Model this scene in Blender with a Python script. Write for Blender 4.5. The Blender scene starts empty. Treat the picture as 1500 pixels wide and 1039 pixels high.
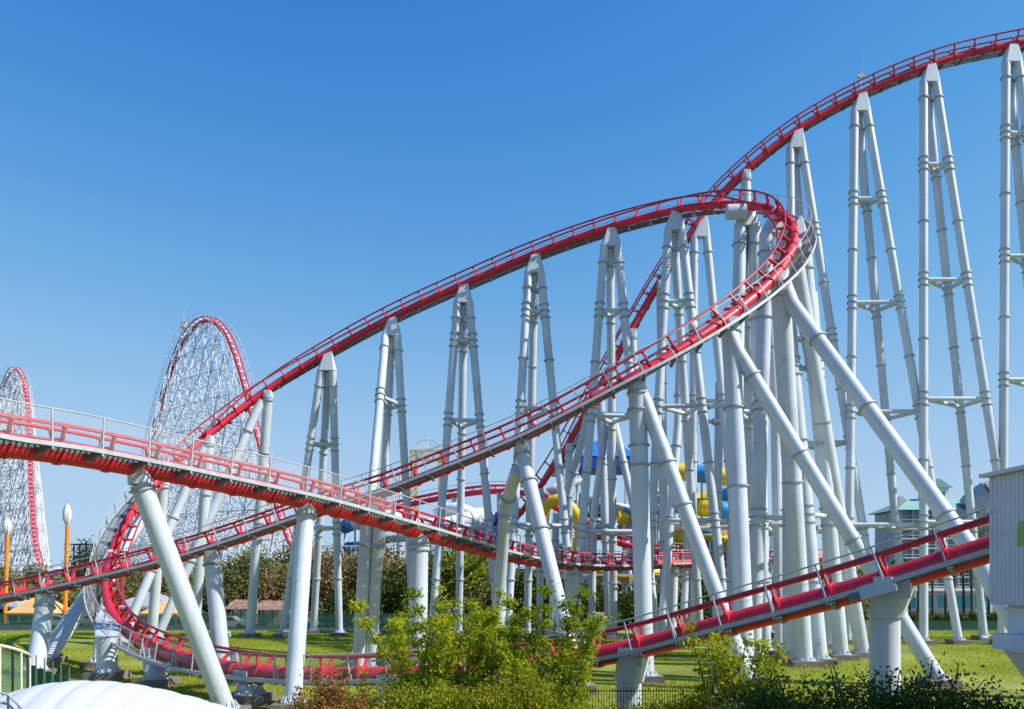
import bpy, bmesh, math, random
import numpy as np
from mathutils import Vector, Matrix

# ------------------------------------------------------------------ camera, sky, sun, exposure
scene = bpy.context.scene
C = scene.collection
F, HY, CH = 1200.0, 845.0, 6.4          # focal length in photo pixels, horizon row, eye height
cd = bpy.data.cameras.new('camera'); cam = bpy.data.objects.new('camera', cd); C.objects.link(cam)
cam.location = (0, 0, CH); cam.rotation_euler = (math.radians(90), 0, 0)
cd.sensor_width = 36; cd.lens = F / 1500 * 36; cd.shift_y = (HY - 519.5) / 1500
cd.clip_start = 0.1; cd.clip_end = 6000
scene.camera = cam
SUN_AZ, SUN_EL = math.radians(105), math.radians(42)
w = bpy.data.worlds.new('World'); scene.world = w; w.use_nodes = True
nt = w.node_tree
sky = nt.nodes.new('ShaderNodeTexSky'); sky.sky_type = 'NISHITA'; sky.sun_disc = False
sky.sun_elevation = SUN_EL; sky.sun_rotation = SUN_AZ
sky.air_density = 1.0; sky.dust_density = 0.05; sky.ozone_density = 3.0; sky.altitude = 0
hs = nt.nodes.new('ShaderNodeHueSaturation'); hs.inputs['Saturation'].default_value = 1.25
sp_ = nt.nodes.new('ShaderNodeSeparateColor'); cb_ = nt.nodes.new('ShaderNodeCombineColor')
nt.links.new(sky.outputs[0], hs.inputs['Color']); nt.links.new(hs.outputs[0], sp_.inputs[0])
for i_, (ka, kc) in enumerate(((0.47, 0.045), (0.68, 0.1155), (0.92, 0.16))):     # film-like response on the sky's brightness, the same in every direction
    sc_ = nt.nodes.new('ShaderNodeMath'); sc_.operation = 'MULTIPLY'; sc_.inputs[1].default_value = 0.206
    sq_ = nt.nodes.new('ShaderNodeMath'); sq_.operation = 'POWER'; sq_.inputs[1].default_value = 2
    ad = nt.nodes.new('ShaderNodeMath'); ad.operation = 'ADD'; ad.inputs[1].default_value = kc
    dv = nt.nodes.new('ShaderNodeMath'); dv.operation = 'DIVIDE'
    mu = nt.nodes.new('ShaderNodeMath'); mu.operation = 'MULTIPLY'; mu.inputs[1].default_value = ka / 0.206
    nt.links.new(sp_.outputs[i_], sc_.inputs[0]); nt.links.new(sc_.outputs[0], sq_.inputs[0]); nt.links.new(sq_.outputs[0], ad.inputs[0])
    nt.links.new(sq_.outputs[0], dv.inputs[0]); nt.links.new(ad.outputs[0], dv.inputs[1]); nt.links.new(dv.outputs[0], mu.inputs[0]); nt.links.new(mu.outputs[0], cb_.inputs[i_])
nt.links.new(cb_.outputs[0], nt.nodes['Background'].inputs[0])
nt.nodes['Background'].inputs[1].default_value = 0.15
sd = bpy.data.lights.new('sun', 'SUN'); sun = bpy.data.objects.new('sun', sd); C.objects.link(sun)
sd.energy = 4.6; sd.angle = math.radians(0.53); sd.color = (1.0, 0.955, 0.89)
sdir = Vector((math.sin(SUN_AZ) * math.cos(SUN_EL), math.cos(SUN_AZ) * math.cos(SUN_EL), math.sin(SUN_EL)))
sun.rotation_euler = sdir.to_track_quat('Z', 'Y').to_euler(); sun.location = (60, -30, 80)
vs = scene.view_settings
vs.view_transform = 'Standard'; vs.look = 'None'; vs.gamma = 1; vs.exposure = 0.46; vs.use_curve_mapping = False

random.seed(7); rng = np.random.default_rng(11)
def P(u, v, d): return Vector(((u - 750) / F * d, d, CH + (HY - v) / F * d))
def G(u, d, z=0.0): return Vector(((u - 750) / F * d, d, z))
def zpx(v, d): return CH + (HY - v) / F * d

# ------------------------------------------------------------------ materials
def mat(name, col, rough=0.5, var=0.10, scale=1.5, streak=0.0, metal=0.0, bump=0.0, spec=0.5, island=0.0, dirt=None, rust=0.0, rustc=(0.27, 0.17, 0.11)):
    m = bpy.data.materials.new(name); m.use_nodes = True
    n = m.node_tree; L = n.links; b = n.nodes['Principled BSDF']
    b.inputs['Roughness'].default_value = rough; b.inputs['Metallic'].default_value = metal
    b.inputs['Specular IOR Level'].default_value = spec
    geo = n.nodes.new('ShaderNodeNewGeometry')
    no = n.nodes.new('ShaderNodeTexNoise'); no.inputs['Scale'].default_value = scale; no.inputs['Detail'].default_value = 6
    L.new(geo.outputs['Position'], no.inputs['Vector'])
    mix = n.nodes.new('ShaderNodeMixRGB'); mix.blend_type = 'MULTIPLY'
    mix.inputs[1].default_value = (*col, 1)
    r = n.nodes.new('ShaderNodeMapRange'); r.inputs[1].default_value = 0.3; r.inputs[2].default_value = 0.7
    r.inputs[3].default_value = 1 - var; r.inputs[4].default_value = 1 + var * 0.6
    L.new(no.outputs['Fac'], r.inputs[0])
    mix.inputs[0].default_value = 1
    L.new(r.outputs[0], mix.inputs[2])
    out = mix.outputs[0]
    if streak > 0:
        mp = n.nodes.new('ShaderNodeMapping'); mp.inputs['Scale'].default_value = (4, 4, 0.12)
        L.new(geo.outputs['Position'], mp.inputs[0])
        n2 = n.nodes.new('ShaderNodeTexNoise'); n2.inputs['Scale'].default_value = 1.6; n2.inputs['Detail'].default_value = 4
        L.new(mp.outputs[0], n2.inputs['Vector'])
        r2 = n.nodes.new('ShaderNodeMapRange'); r2.inputs[1].default_value = 0.52; r2.inputs[2].default_value = 0.75
        r2.inputs[3].default_value = 0; r2.inputs[4].default_value = streak
        L.new(n2.outputs['Fac'], r2.inputs[0])
        m2 = n.nodes.new('ShaderNodeMixRGB'); m2.inputs[2].default_value = (*(dirt or (0.30, 0.27, 0.22)), 1)
        L.new(r2.outputs[0], m2.inputs[0]); L.new(out, m2.inputs[1]); out = m2.outputs[0]
    if rust > 0:
        n5 = n.nodes.new('ShaderNodeTexNoise'); n5.inputs['Scale'].default_value = 1.1; n5.inputs['Detail'].default_value = 9; n5.inputs['Roughness'].default_value = 0.7
        L.new(geo.outputs['Position'], n5.inputs['Vector'])
        r5 = n.nodes.new('ShaderNodeMapRange'); r5.inputs[1].default_value = 0.60; r5.inputs[2].default_value = 0.72; r5.inputs[3].default_value = 0; r5.inputs[4].default_value = rust
        L.new(n5.outputs['Fac'], r5.inputs[0]); m5 = n.nodes.new('ShaderNodeMixRGB'); m5.inputs[2].default_value = (*rustc, 1)
        L.new(r5.outputs[0], m5.inputs[0]); L.new(out, m5.inputs[1]); out = m5.outputs[0]
    if island > 0:
        m3 = n.nodes.new('ShaderNodeMixRGB'); m3.blend_type = 'MULTIPLY'; m3.inputs[0].default_value = 1
        r3 = n.nodes.new('ShaderNodeMapRange'); r3.inputs[3].default_value = 1 - island; r3.inputs[4].default_value = 1 + island * 0.4
        L.new(geo.outputs['Random Per Island'], r3.inputs[0]); L.new(out, m3.inputs[1]); L.new(r3.outputs[0], m3.inputs[2]); out = m3.outputs[0]
    L.new(out, b.inputs['Base Color'])
    if bump > 0:
        bp = n.nodes.new('ShaderNodeBump'); bp.inputs['Strength'].default_value = bump; bp.inputs['Distance'].default_value = 0.05
        n4 = n.nodes.new('ShaderNodeTexNoise'); n4.inputs['Scale'].default_value = scale * 6; n4.inputs['Detail'].default_value = 8
        L.new(geo.outputs['Position'], n4.inputs['Vector']); L.new(n4.outputs['Fac'], bp.inputs['Height']); L.new(bp.outputs[0], b.inputs['Normal'])
    return m

def leaf_mat(name, cols, trans=0.35, ns=0.9):
    m = bpy.data.materials.new(name); m.use_nodes = True
    n = m.node_tree; L = n.links; n.nodes.clear()
    o = n.nodes.new('ShaderNodeOutputMaterial'); geo = n.nodes.new('ShaderNodeNewGeometry')
    cr = n.nodes.new('ShaderNodeValToRGB'); e = cr.color_ramp.elements
    while len(e) < len(cols): e.new(0.5)
    for i, c in enumerate(cols): e[i].position = i / (len(cols) - 1); e[i].color = (*c, 1)
    no = n.nodes.new('ShaderNodeTexNoise'); no.inputs['Scale'].default_value = ns; no.inputs['Detail'].default_value = 5
    L.new(geo.outputs['Position'], no.inputs['Vector'])
    a = n.nodes.new('ShaderNodeMath'); a.operation = 'MULTIPLY_ADD'; a.inputs[1].default_value = 0.55
    b = n.nodes.new('ShaderNodeMapRange'); b.inputs[1].default_value = 0.3; b.inputs[2].default_value = 0.7; b.inputs[4].default_value = 0.45
    L.new(no.outputs['Fac'], b.inputs[0]); L.new(geo.outputs['Random Per Island'], a.inputs[0]); L.new(b.outputs[0], a.inputs[2])
    L.new(a.outputs[0], cr.inputs[0])
    d = n.nodes.new('ShaderNodeBsdfPrincipled'); d.inputs['Roughness'].default_value = 0.5; d.inputs['Specular IOR Level'].default_value = 0.15
    t = n.nodes.new('ShaderNodeBsdfTranslucent'); mx = n.nodes.new('ShaderNodeMixShader'); mx.inputs[0].default_value = trans
    L.new(cr.outputs[0], d.inputs['Base Color']); L.new(cr.outputs[0], t.inputs[0])
    L.new(d.outputs[0], mx.inputs[1]); L.new(t.outputs[0], mx.inputs[2]); L.new(mx.outputs[0], o.inputs[0])
    return m

def net_mat(name, col, alpha):
    m = bpy.data.materials.new(name); m.use_nodes = True
    n = m.node_tree; L = n.links; n.nodes.clear()
    o = n.nodes.new('ShaderNodeOutputMaterial')
    d = n.nodes.new('ShaderNodeBsdfPrincipled'); d.inputs['Base Color'].default_value = (*col, 1); d.inputs['Roughness'].default_value = 0.6
    t = n.nodes.new('ShaderNodeBsdfTransparent'); mx = n.nodes.new('ShaderNodeMixShader')
    geo = n.nodes.new('ShaderNodeNewGeometry'); no = n.nodes.new('ShaderNodeTexNoise'); no.inputs['Scale'].default_value = 0.8
    L.new(geo.outputs['Position'], no.inputs['Vector'])
    r = n.nodes.new('ShaderNodeMapRange'); r.inputs[3].default_value = alpha * 0.8; r.inputs[4].default_value = alpha * 1.2
    L.new(no.outputs['Fac'], r.inputs[0]); L.new(r.outputs[0], mx.inputs[0])
    L.new(t.outputs[0], mx.inputs[1]); L.new(d.outputs[0], mx.inputs[2]); L.new(mx.outputs[0], o.inputs[0])
    return m

M = {}
M['white'] = mat('white_paint', (0.555, 0.61, 0.665), 0.45, 0.14, 0.35, streak=0.5, dirt=(0.42, 0.41, 0.38), rust=0.5)
M['rail'] = mat('worn_rail_paint', (0.43, 0.024, 0.042), 0.42, 0.3, 1.2, streak=0.3, dirt=(0.24, 0.06, 0.06))
M['flange'] = mat('flange_grey_paint', (0.36, 0.385, 0.40), 0.6, 0.2, 2.0)
M['lattice'] = mat('lattice_white_paint', (0.62, 0.645, 0.67), 0.5, 0.08, 0.3)
M['red'] = mat('crimson_track_paint', (0.66, 0.020, 0.045), 0.45, 0.24, 0.5, streak=0.35, dirt=(0.52, 0.13, 0.13), rust=0.45, rustc=(0.40, 0.05, 0.05))
M['grate'] = mat('dull_grating_steel', (0.17, 0.18, 0.18), 0.65, 0.25, 3.0)
M['steel'] = mat('galvanised_steel', (0.44, 0.46, 0.47), 0.5, 0.18, 3.0)
M['dgrey'] = mat('dark_grey_steel', (0.16, 0.17, 0.17), 0.6, 0.2, 3.0)
M['conc'] = mat('weathered_concrete', (0.21, 0.175, 0.14), 0.9, 0.3, 2.2, bump=0.4)
M['net'] = net_mat('safety_netting', (0.56, 0.56, 0.55), 0.14)
M['gnet'] = net_mat('green_mesh', (0.03, 0.12, 0.085), 0.5)
M['gglass'] = net_mat('green_tinted_panel', (0.06, 0.17, 0.10), 0.55)
M['green'] = mat('green_board', (0.02, 0.16, 0.075), 0.6, 0.15, 2.0)
M['bark'] = mat('bark', (0.10, 0.07, 0.05), 0.9, 0.3, 6.0)
M['black'] = mat('black_iron', (0.02, 0.02, 0.022), 0.5, 0.2, 4.0)
M['orange'] = mat('orange_paint', (0.85, 0.27, 0.012), 0.45, 0.1, 1.0)
M['lamp'] = mat('white_lantern_shell', (0.80, 0.79, 0.74), 0.35, 0.06, 2.0)
M['yellow'] = mat('yellow_slide_plastic', (0.80, 0.55, 0.015), 0.35, 0.12, 0.8)
M['blue'] = mat('blue_slide_plastic', (0.03, 0.28, 0.60), 0.35, 0.12, 0.8)
M['dblue'] = mat('deep_blue_plastic', (0.015, 0.10, 0.36), 0.4, 0.15, 0.8)
M['roofblue'] = mat('blue_roof_canvas', (0.02, 0.16, 0.55), 0.6, 0.10, 0.7)
M['greyslide'] = mat('pale_grey_slide', (0.50, 0.53, 0.52), 0.45, 0.15, 0.6)
M['wslide'] = mat('white_slide', (0.80, 0.80, 0.77), 0.4, 0.08, 0.6)
M['cream'] = mat('cream_steel', (0.72, 0.66, 0.48), 0.6, 0.15, 1.0)
M['gold'] = mat('yellow_steel', (0.72, 0.48, 0.08), 0.6, 0.15, 1.0)
M['teal'] = mat('teal_roof_tiles', (0.24, 0.44, 0.37), 0.6, 0.12, 0.5)
M['hwall'] = mat('hotel_wall', (0.50, 0.48, 0.43), 0.8, 0.10, 0.3)
M['hglass'] = mat('hotel_glass', (0.10, 0.19, 0.25), 0.15, 0.35, 0.5, spec=0.8)
M['tubeg'] = mat('grey_green_tube', (0.40, 0.45, 0.42), 0.4, 0.15, 0.4)
M['terra'] = mat('terracotta_tiles', (0.33, 0.20, 0.14), 0.8, 0.5, 1.6)
M['tent'] = mat('orange_tent_canvas', (0.78, 0.42, 0.16), 0.8, 0.12, 1.0)
M['greyroof'] = mat('grey_roof_canvas', (0.36, 0.37, 0.40), 0.7, 0.12, 1.0)
M['wall'] = mat('white_wall', (0.74, 0.74, 0.72), 0.8, 0.08, 0.8, streak=0.15)
M['turq'] = mat('turquoise_panel', (0.13, 0.50, 0.52), 0.5, 0.12, 0.8)
M['clad'] = mat('grey_cladding', (0.64, 0.63, 0.66), 0.55, 0.07, 0.7, streak=0.18, dirt=(0.36, 0.34, 0.33))
M['ledge'] = mat('painted_concrete', (0.70, 0.68, 0.72), 0.7, 0.07, 0.8, streak=0.12)
M['logo'] = mat('lime_green_print', (0.28, 0.46, 0.10), 0.6, 0.08, 2.0)
M['membrane'] = mat('white_membrane', (0.60, 0.615, 0.635), 0.55, 0.05, 0.7, streak=0.05, dirt=(0.6, 0.6, 0.6))
M['carw'] = mat('white_car_paint', (0.75, 0.76, 0.78), 0.25, 0.04, 1.0)
M['cars'] = mat('silver_car_paint', (0.38, 0.40, 0.43), 0.3, 0.04, 1.0, metal=0.4)
M['cglass'] = mat('car_glass', (0.02, 0.025, 0.03), 0.08, 0.1, 1.0)
M['lf_bright'] = leaf_mat('leaf_bright', [(0.08, 0.12, 0.008), (0.27, 0.34, 0.014), (0.47, 0.51, 0.02), (0.68, 0.56, 0.03)], 0.48)
M['lf_mid'] = leaf_mat('leaf_mid', [(0.08, 0.12, 0.010), (0.22, 0.29, 0.014), (0.38, 0.44, 0.02), (0.56, 0.49, 0.03)], 0.46)
M['lf_dark'] = leaf_mat('leaf_dark', [(0.028, 0.045, 0.009), (0.055, 0.085, 0.013), (0.10, 0.135, 0.02), (0.18, 0.19, 0.04)], 0.25)
M['lf_rust'] = leaf_mat('leaf_rust', [(0.10, 0.09, 0.02), (0.25, 0.13, 0.035), (0.40, 0.18, 0.055), (0.36, 0.32, 0.03)], 0.35)
M['lf_brown'] = leaf_mat('leaf_brown', [(0.14, 0.12, 0.05), (0.27, 0.19, 0.085), (0.37, 0.235, 0.11), (0.28, 0.25, 0.07)], 0.3)
M['lf_olive'] = leaf_mat('leaf_olive', [(0.08, 0.10, 0.035), (0.16, 0.175, 0.055), (0.25, 0.235, 0.075), (0.28, 0.26, 0.10)], 0.3)
M['lf_hedge'] = leaf_mat('leaf_hedge', [(0.09, 0.12, 0.008), (0.21, 0.24, 0.012), (0.33, 0.33, 0.018), (0.40, 0.31, 0.04)], 0.35)
M['lf_palm'] = leaf_mat('leaf_palm', [(0.03, 0.06, 0.02), (0.06, 0.10, 0.03), (0.11, 0.15, 0.04), (0.18, 0.19, 0.08)], 0.25)
M['grass'] = leaf_mat('grass_blades', [(0.18, 0.235, 0.016), (0.30, 0.37, 0.024), (0.42, 0.47, 0.045), (0.58, 0.50, 0.14)], 0.45, 0.16)

# ------------------------------------------------------------------ mesh helpers
class MB:
    def __init__(s): s.v = []; s.f = []; s.sm = []
    def quad_strip(s): pass
    def tube(s, pts, r, n=12, cap=True, closed=False):
        pts = [Vector(p) for p in pts]; k = len(pts); base = len(s.v)
        rs = r if isinstance(r, (list, tuple)) else [r] * k
        up = None
        for i, p in enumerate(pts):
            a = pts[(i - 1) % k] if (closed or i > 0) else pts[i]
            b = pts[(i + 1) % k] if (closed or i < k - 1) else pts[i]
            t = (b - a).normalized()
            if up is None:
                up = Vector((0, 0, 1)) if abs(t.z) < 0.9 else Vector((1, 0, 0))
            x = t.cross(up); x.normalize(); up = x.cross(t).normalized()
            for j in range(n):
                an = 2 * math.pi * j / n
                s.v.append(p + (x * math.cos(an) + up * math.sin(an)) * rs[i])
        rng_ = k if closed else k - 1
        for i in range(rng_):
            for j in range(n):
                a = base + i * n + j; b = base + i * n + (j + 1) % n
                c = base + ((i + 1) % k) * n + (j + 1) % n; d = base + ((i + 1) % k) * n + j
                s.f.append((a, d, c, b)); s.sm.append(n > 5)
        if cap and not closed:
            e = len(s.v); s.v += [Vector(s.v[base + j]) for j in range(n)] + [Vector(s.v[base + (k - 1) * n + j]) for j in range(n)]
            s.f.append(tuple(e + j for j in range(n))); s.sm.append(False)
            s.f.append(tuple(e + n + j for j in reversed(range(n)))); s.sm.append(False)
        return s
    def box(s, c, size, mtx=None):
        c = Vector(c); h = Vector(size) / 2; b = len(s.v)
        for dz in (-1, 1):
            for dx, dy in ((-1, -1), (1, -1), (1, 1), (-1, 1)):
                p = Vector((dx * h.x, dy * h.y, dz * h.z))
                if mtx: p = mtx @ p
                s.v.append(c + p)
        for q in ((0, 3, 2, 1), (4, 5, 6, 7), (0, 1, 5, 4), (1, 2, 6, 5), (2, 3, 7, 6), (3, 0, 4, 7)):
            s.f.append(tuple(b + i for i in q)); s.sm.append(False)
        return s
    def beam(s, a, b, wd, ht):
        a = Vector(a); b = Vector(b); t = (b - a); L = t.length; t.normalize()
        up = Vector((0, 0, 1)) if abs(t.z) < 0.95 else Vector((1, 0, 0))
        x = t.cross(up).normalized(); z = x.cross(t)
        m = Matrix((x, t, z)).transposed()
        return s.box((a + b) / 2, (wd, L, ht), m)
    def prism(s, poly, thick, origin=(0, 0, 0), ax=(1, 0, 0), az=(0, 0, 1), ay=(0, 1, 0)):
        o = Vector(origin); ax, ay, az = Vector(ax), Vector(ay), Vector(az); b = len(s.v); n = len(poly)
        for y in (-thick / 2, thick / 2):
            for (x, z) in poly: s.v.append(o + ax * x + az * z + ay * y)
        s.f.append(tuple(b + i for i in range(n))); s.sm.append(False)
        s.f.append(tuple(b + n + i for i in reversed(range(n)))); s.sm.append(False)
        for i in range(n):
            j = (i + 1) % n
            s.f.append((b + j, b + i, b + n + i, b + n + j)); s.sm.append(False)
        return s
    def hull(s, pts):
        bm = bmesh.new()
        for p in pts: bm.verts.new(p)
        bmesh.ops.convex_hull(bm, input=bm.verts[:])
        loose = [v for v in bm.verts if not v.link_faces]
        for v in loose: bm.verts.remove(v)
        bmesh.ops.dissolve_limit(bm, angle_limit=0.02, verts=bm.verts[:], edges=bm.edges[:])
        bm.verts.index_update(); b = len(s.v)
        for v in bm.verts: s.v.append(v.co.copy())
        for f in bm.faces: s.f.append(tuple(b + v.index for v in f.verts)); s.sm.append(False)
        bm.free(); return s
    def mesh(s, name, m, off=Vector((0, 0, 0))):
        me = bpy.data.meshes.new(name)
        me.from_pydata([tuple(Vector(v) - off) for v in s.v], [], s.f)
        me.polygons.foreach_set('use_smooth', s.sm); me.update()
        if m is not None: me.materials.append(m if not isinstance(m, str) else M[m])
        return me

def tag(o, label=None, cat=None, group=None, kind=None):
    if label: o['label'] = label
    if cat: o['category'] = cat
    if group: o['group'] = group
    if kind: o['kind'] = kind
    return o
def empty(name, loc, label, cat, group=None):
    o = bpy.data.objects.new(name, None); o.empty_display_size = 0.3; C.objects.link(o); o.location = loc
    return tag(o, label, cat, group, 'thing')
def wloc(o):
    l = Vector(o.location)
    while o.parent: o = o.parent; l += Vector(o.location)
    return l
def put(name, mb, m, parent=None):
    """mesh built in world coordinates; origin at its parent's place"""
    off = wloc(parent) if parent else Vector((0, 0, 0))
    o = bpy.data.objects.new(name, mb.mesh(name, m, off)); C.objects.link(o)
    if parent: o.parent = parent
    return o
def put_at(name, me, mtx, parent):
    """shared mesh placed by a world matrix"""
    o = bpy.data.objects.new(name, me); C.objects.link(o); o.parent = parent
    o.matrix_local = Matrix.Translation(-wloc(parent)) @ mtx
    return o

# ------------------------------------------------------------------ ground
def sheet(name, x0, x1, y0, y1, z, m, nx=1, ny=1):
    mb = MB()
    for j in range(ny + 1):
        for i in range(nx + 1): mb.v.append(Vector((x0 + (x1 - x0) * i / nx, y0 + (y1 - y0) * j / ny, z)))
    for j in range(ny):
        for i in range(nx):
            a = j * (nx + 1) + i; mb.f.append((a, a + 1, a + nx + 2, a + nx + 1)); mb.sm.append(False)
    o = put(name, mb, m); o['kind'] = 'structure'; return o
M['earth'] = mat('open_ground', (0.09, 0.095, 0.055), 0.95, 0.25, 0.15, bump=0.3)
M['lawn'] = mat('lawn_turf', (0.27, 0.295, 0.04), 0.95, 0.45, 0.12, bump=0.9, rust=0.75, rustc=(0.17, 0.13, 0.07))
M['pave'] = mat('car_park_asphalt', (0.10, 0.10, 0.10), 0.9, 0.2, 0.6, bump=0.3)
sheet('ground', -3000, 3000, -300, 5000, 0.0, M['earth'])
sheet('lawn', -90, 90, 20, 97, 0.006, M['lawn'])
sheet('car_park', -110, 20, 99.5, 125, 0.006, M['pave'])

# ------------------------------------------------------------------ track machinery
def catmull(pts, n):
    out = []
    for i in range(len(pts) - 1):
        p0 = pts[max(i - 1, 0)]; p1 = pts[i]; p2 = pts[i + 1]; p3 = pts[min(i + 2, len(pts) - 1)]
        for k in range(n):
            t = k / n; t2 = t * t; t3 = t2 * t
            out.append(0.5 * ((2 * p1) + (p2 - p0) * t + (2 * p0 - 5 * p1 + 4 * p2 - p3) * t2 + (3 * p1 - p0 - 3 * p2 + p3) * t3))
    out.append(pts[-1].copy()); return out

class Track:
    """path through photo points given a depth; roll in degrees leans the rails to the left of travel"""
    def __init__(s, spec, step=0.5):
        q = np.array([[*P(u, v, d), roll] for (u, v, d, roll) in spec])
        sm = np.array(catmull([r for r in q], 24))
        for _ in range(3):                                         # soften kinks, ends fixed
            for _k in range(14): sm[1:-1] = 0.25 * sm[:-2] + 0.5 * sm[1:-1] + 0.25 * sm[2:]
        L = np.concatenate([[0], np.cumsum(np.linalg.norm(np.diff(sm[:, :3], axis=0), axis=1))])
        s.len = L[-1]; n = int(s.len / step) + 1
        ss = np.linspace(0, s.len, n)
        s.s = ss; s.p = np.stack([np.interp(ss, L, sm[:, i]) for i in range(3)], 1); s.roll = np.interp(ss, L, sm[:, 3])
    def at(s, t, rollk=1.0):
        t = min(max(t, 0), s.len)
        p = Vector([np.interp(t, s.s, s.p[:, i]) for i in range(3)])
        a = Vector([np.interp(max(t - .3, 0), s.s, s.p[:, i]) for i in range(3)])
        b = Vector([np.interp(min(t + .3, s.len), s.s, s.p[:, i]) for i in range(3)])
        T = (b - a).normalized(); R = T.cross(Vector((0, 0, 1))).normalized(); U = R.cross(T)
        th = math.radians(np.interp(t, s.s, s.roll) * rollk)
        U2 = U * math.cos(th) - R * math.sin(th); R2 = R * math.cos(th) + U * math.sin(th)
        return p, T, R2, U2
    def mtx(s, t, rollk=1.0):
        p, T, R, U = s.at(t, rollk)
        m = Matrix((R, T, U)).transposed().to_4x4(); m.translation = p; return m
    def drop(s, t): return -0.50 * math.sin(math.radians(abs(float(np.interp(t, s.s, s.roll)))))
    def line(s, x, z, t0=None, t1=None, step=0.5, rollk=1.0, dr=False):
        t0 = 0 if t0 is None else t0; t1 = s.len if t1 is None else t1
        n = max(2, int((t1 - t0) / step) + 1); out = []
        for i in range(n):
            t = t0 + (t1 - t0) * i / (n - 1); p, T, R, U = s.at(t, rollk); out.append(p + R * x + U * (z + (s.drop(t) if dr else 0)))
        return out
    def near(s, u, v):
        best = None
        uu = 750 + s.p[:, 0] / s.p[:, 1] * F; vv = HY - (s.p[:, 2] - CH) / s.p[:, 1] * F
        i = int(np.argmin((uu - u) ** 2 + (vv - v) ** 2)); return s.s[i]

SR, RR, GA, RH = 0.39, 0.078, 0.58, 0.97                           # spine radius, rail radius, half gauge, rail height
def tie_mesh(SR=0.39):
    mb = MB()
    mb.tube([(0, -0.09, 0), (0, 0.09, 0)], SR + 0.06, 18)           # saddle collar hugging the spine
    for sx in (-1, 1):                                             # tapering arm plate out to each rail
        mb.prism([(sx * 0.16, 0.36), (sx * 0.40, 0.30), (sx * (GA + 0.02), RH - 0.05), (sx * (GA - 0.16), RH - 0.05)], 0.07)
        mb.box((sx * (GA - 0.04), 0, RH - 0.07), (0.18, 0.22, 0.06))
    mb.prism([(-0.38, 0.32), (0.38, 0.32), (0.44, 0.50), (-0.44, 0.50)], 0.06)
    return mb.mesh('cross_tie', M['red'])
TIE = tie_mesh()
def grating_mesh(L=1.96, x0=0.43, x1=1.34):
    mb = MB()
    for y in (-L / 2 + .03, L / 2 - .03): mb.box(((x0 + x1) / 2, y, 0), (x1 - x0, 0.06, 0.07))
    for x in (x0 + .03, (x0 + x1) / 2, x1 - .03): mb.box((x, 0, -0.042), (0.05, L - 0.13, 0.14))
    n = 9
    for i in range(n): mb.box(((x0 + x1) / 2, -L / 2 + L * (i + 0.5) / n, 0.031), (x1 - x0 - 0.03, 0.085, 0.02))
    return mb.mesh('grating_panel', M['grate'])
GRATE = grating_mesh()
def bracket_mesh():
    mb = MB(); mb.prism([(0.30, -0.12), (1.33, -0.045), (1.33, -0.16), (0.34, -0.36)], 0.13)
    return mb.mesh('walkway_bracket', M['dgrey'])
BRACK = bracket_mesh()
def post_mesh(stay):
    mb = MB(); mb.beam((1.41, 0, -0.20), (1.41, 0, 1.30), 0.055, 0.055)
    if stay: mb.beam((1.12, 0, 0.06), (1.40, 0, 0.86), 0.05, 0.08)
    return mb.mesh('railing_post', M['steel'])
POST = [post_mesh(0), post_mesh(1)]

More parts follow.
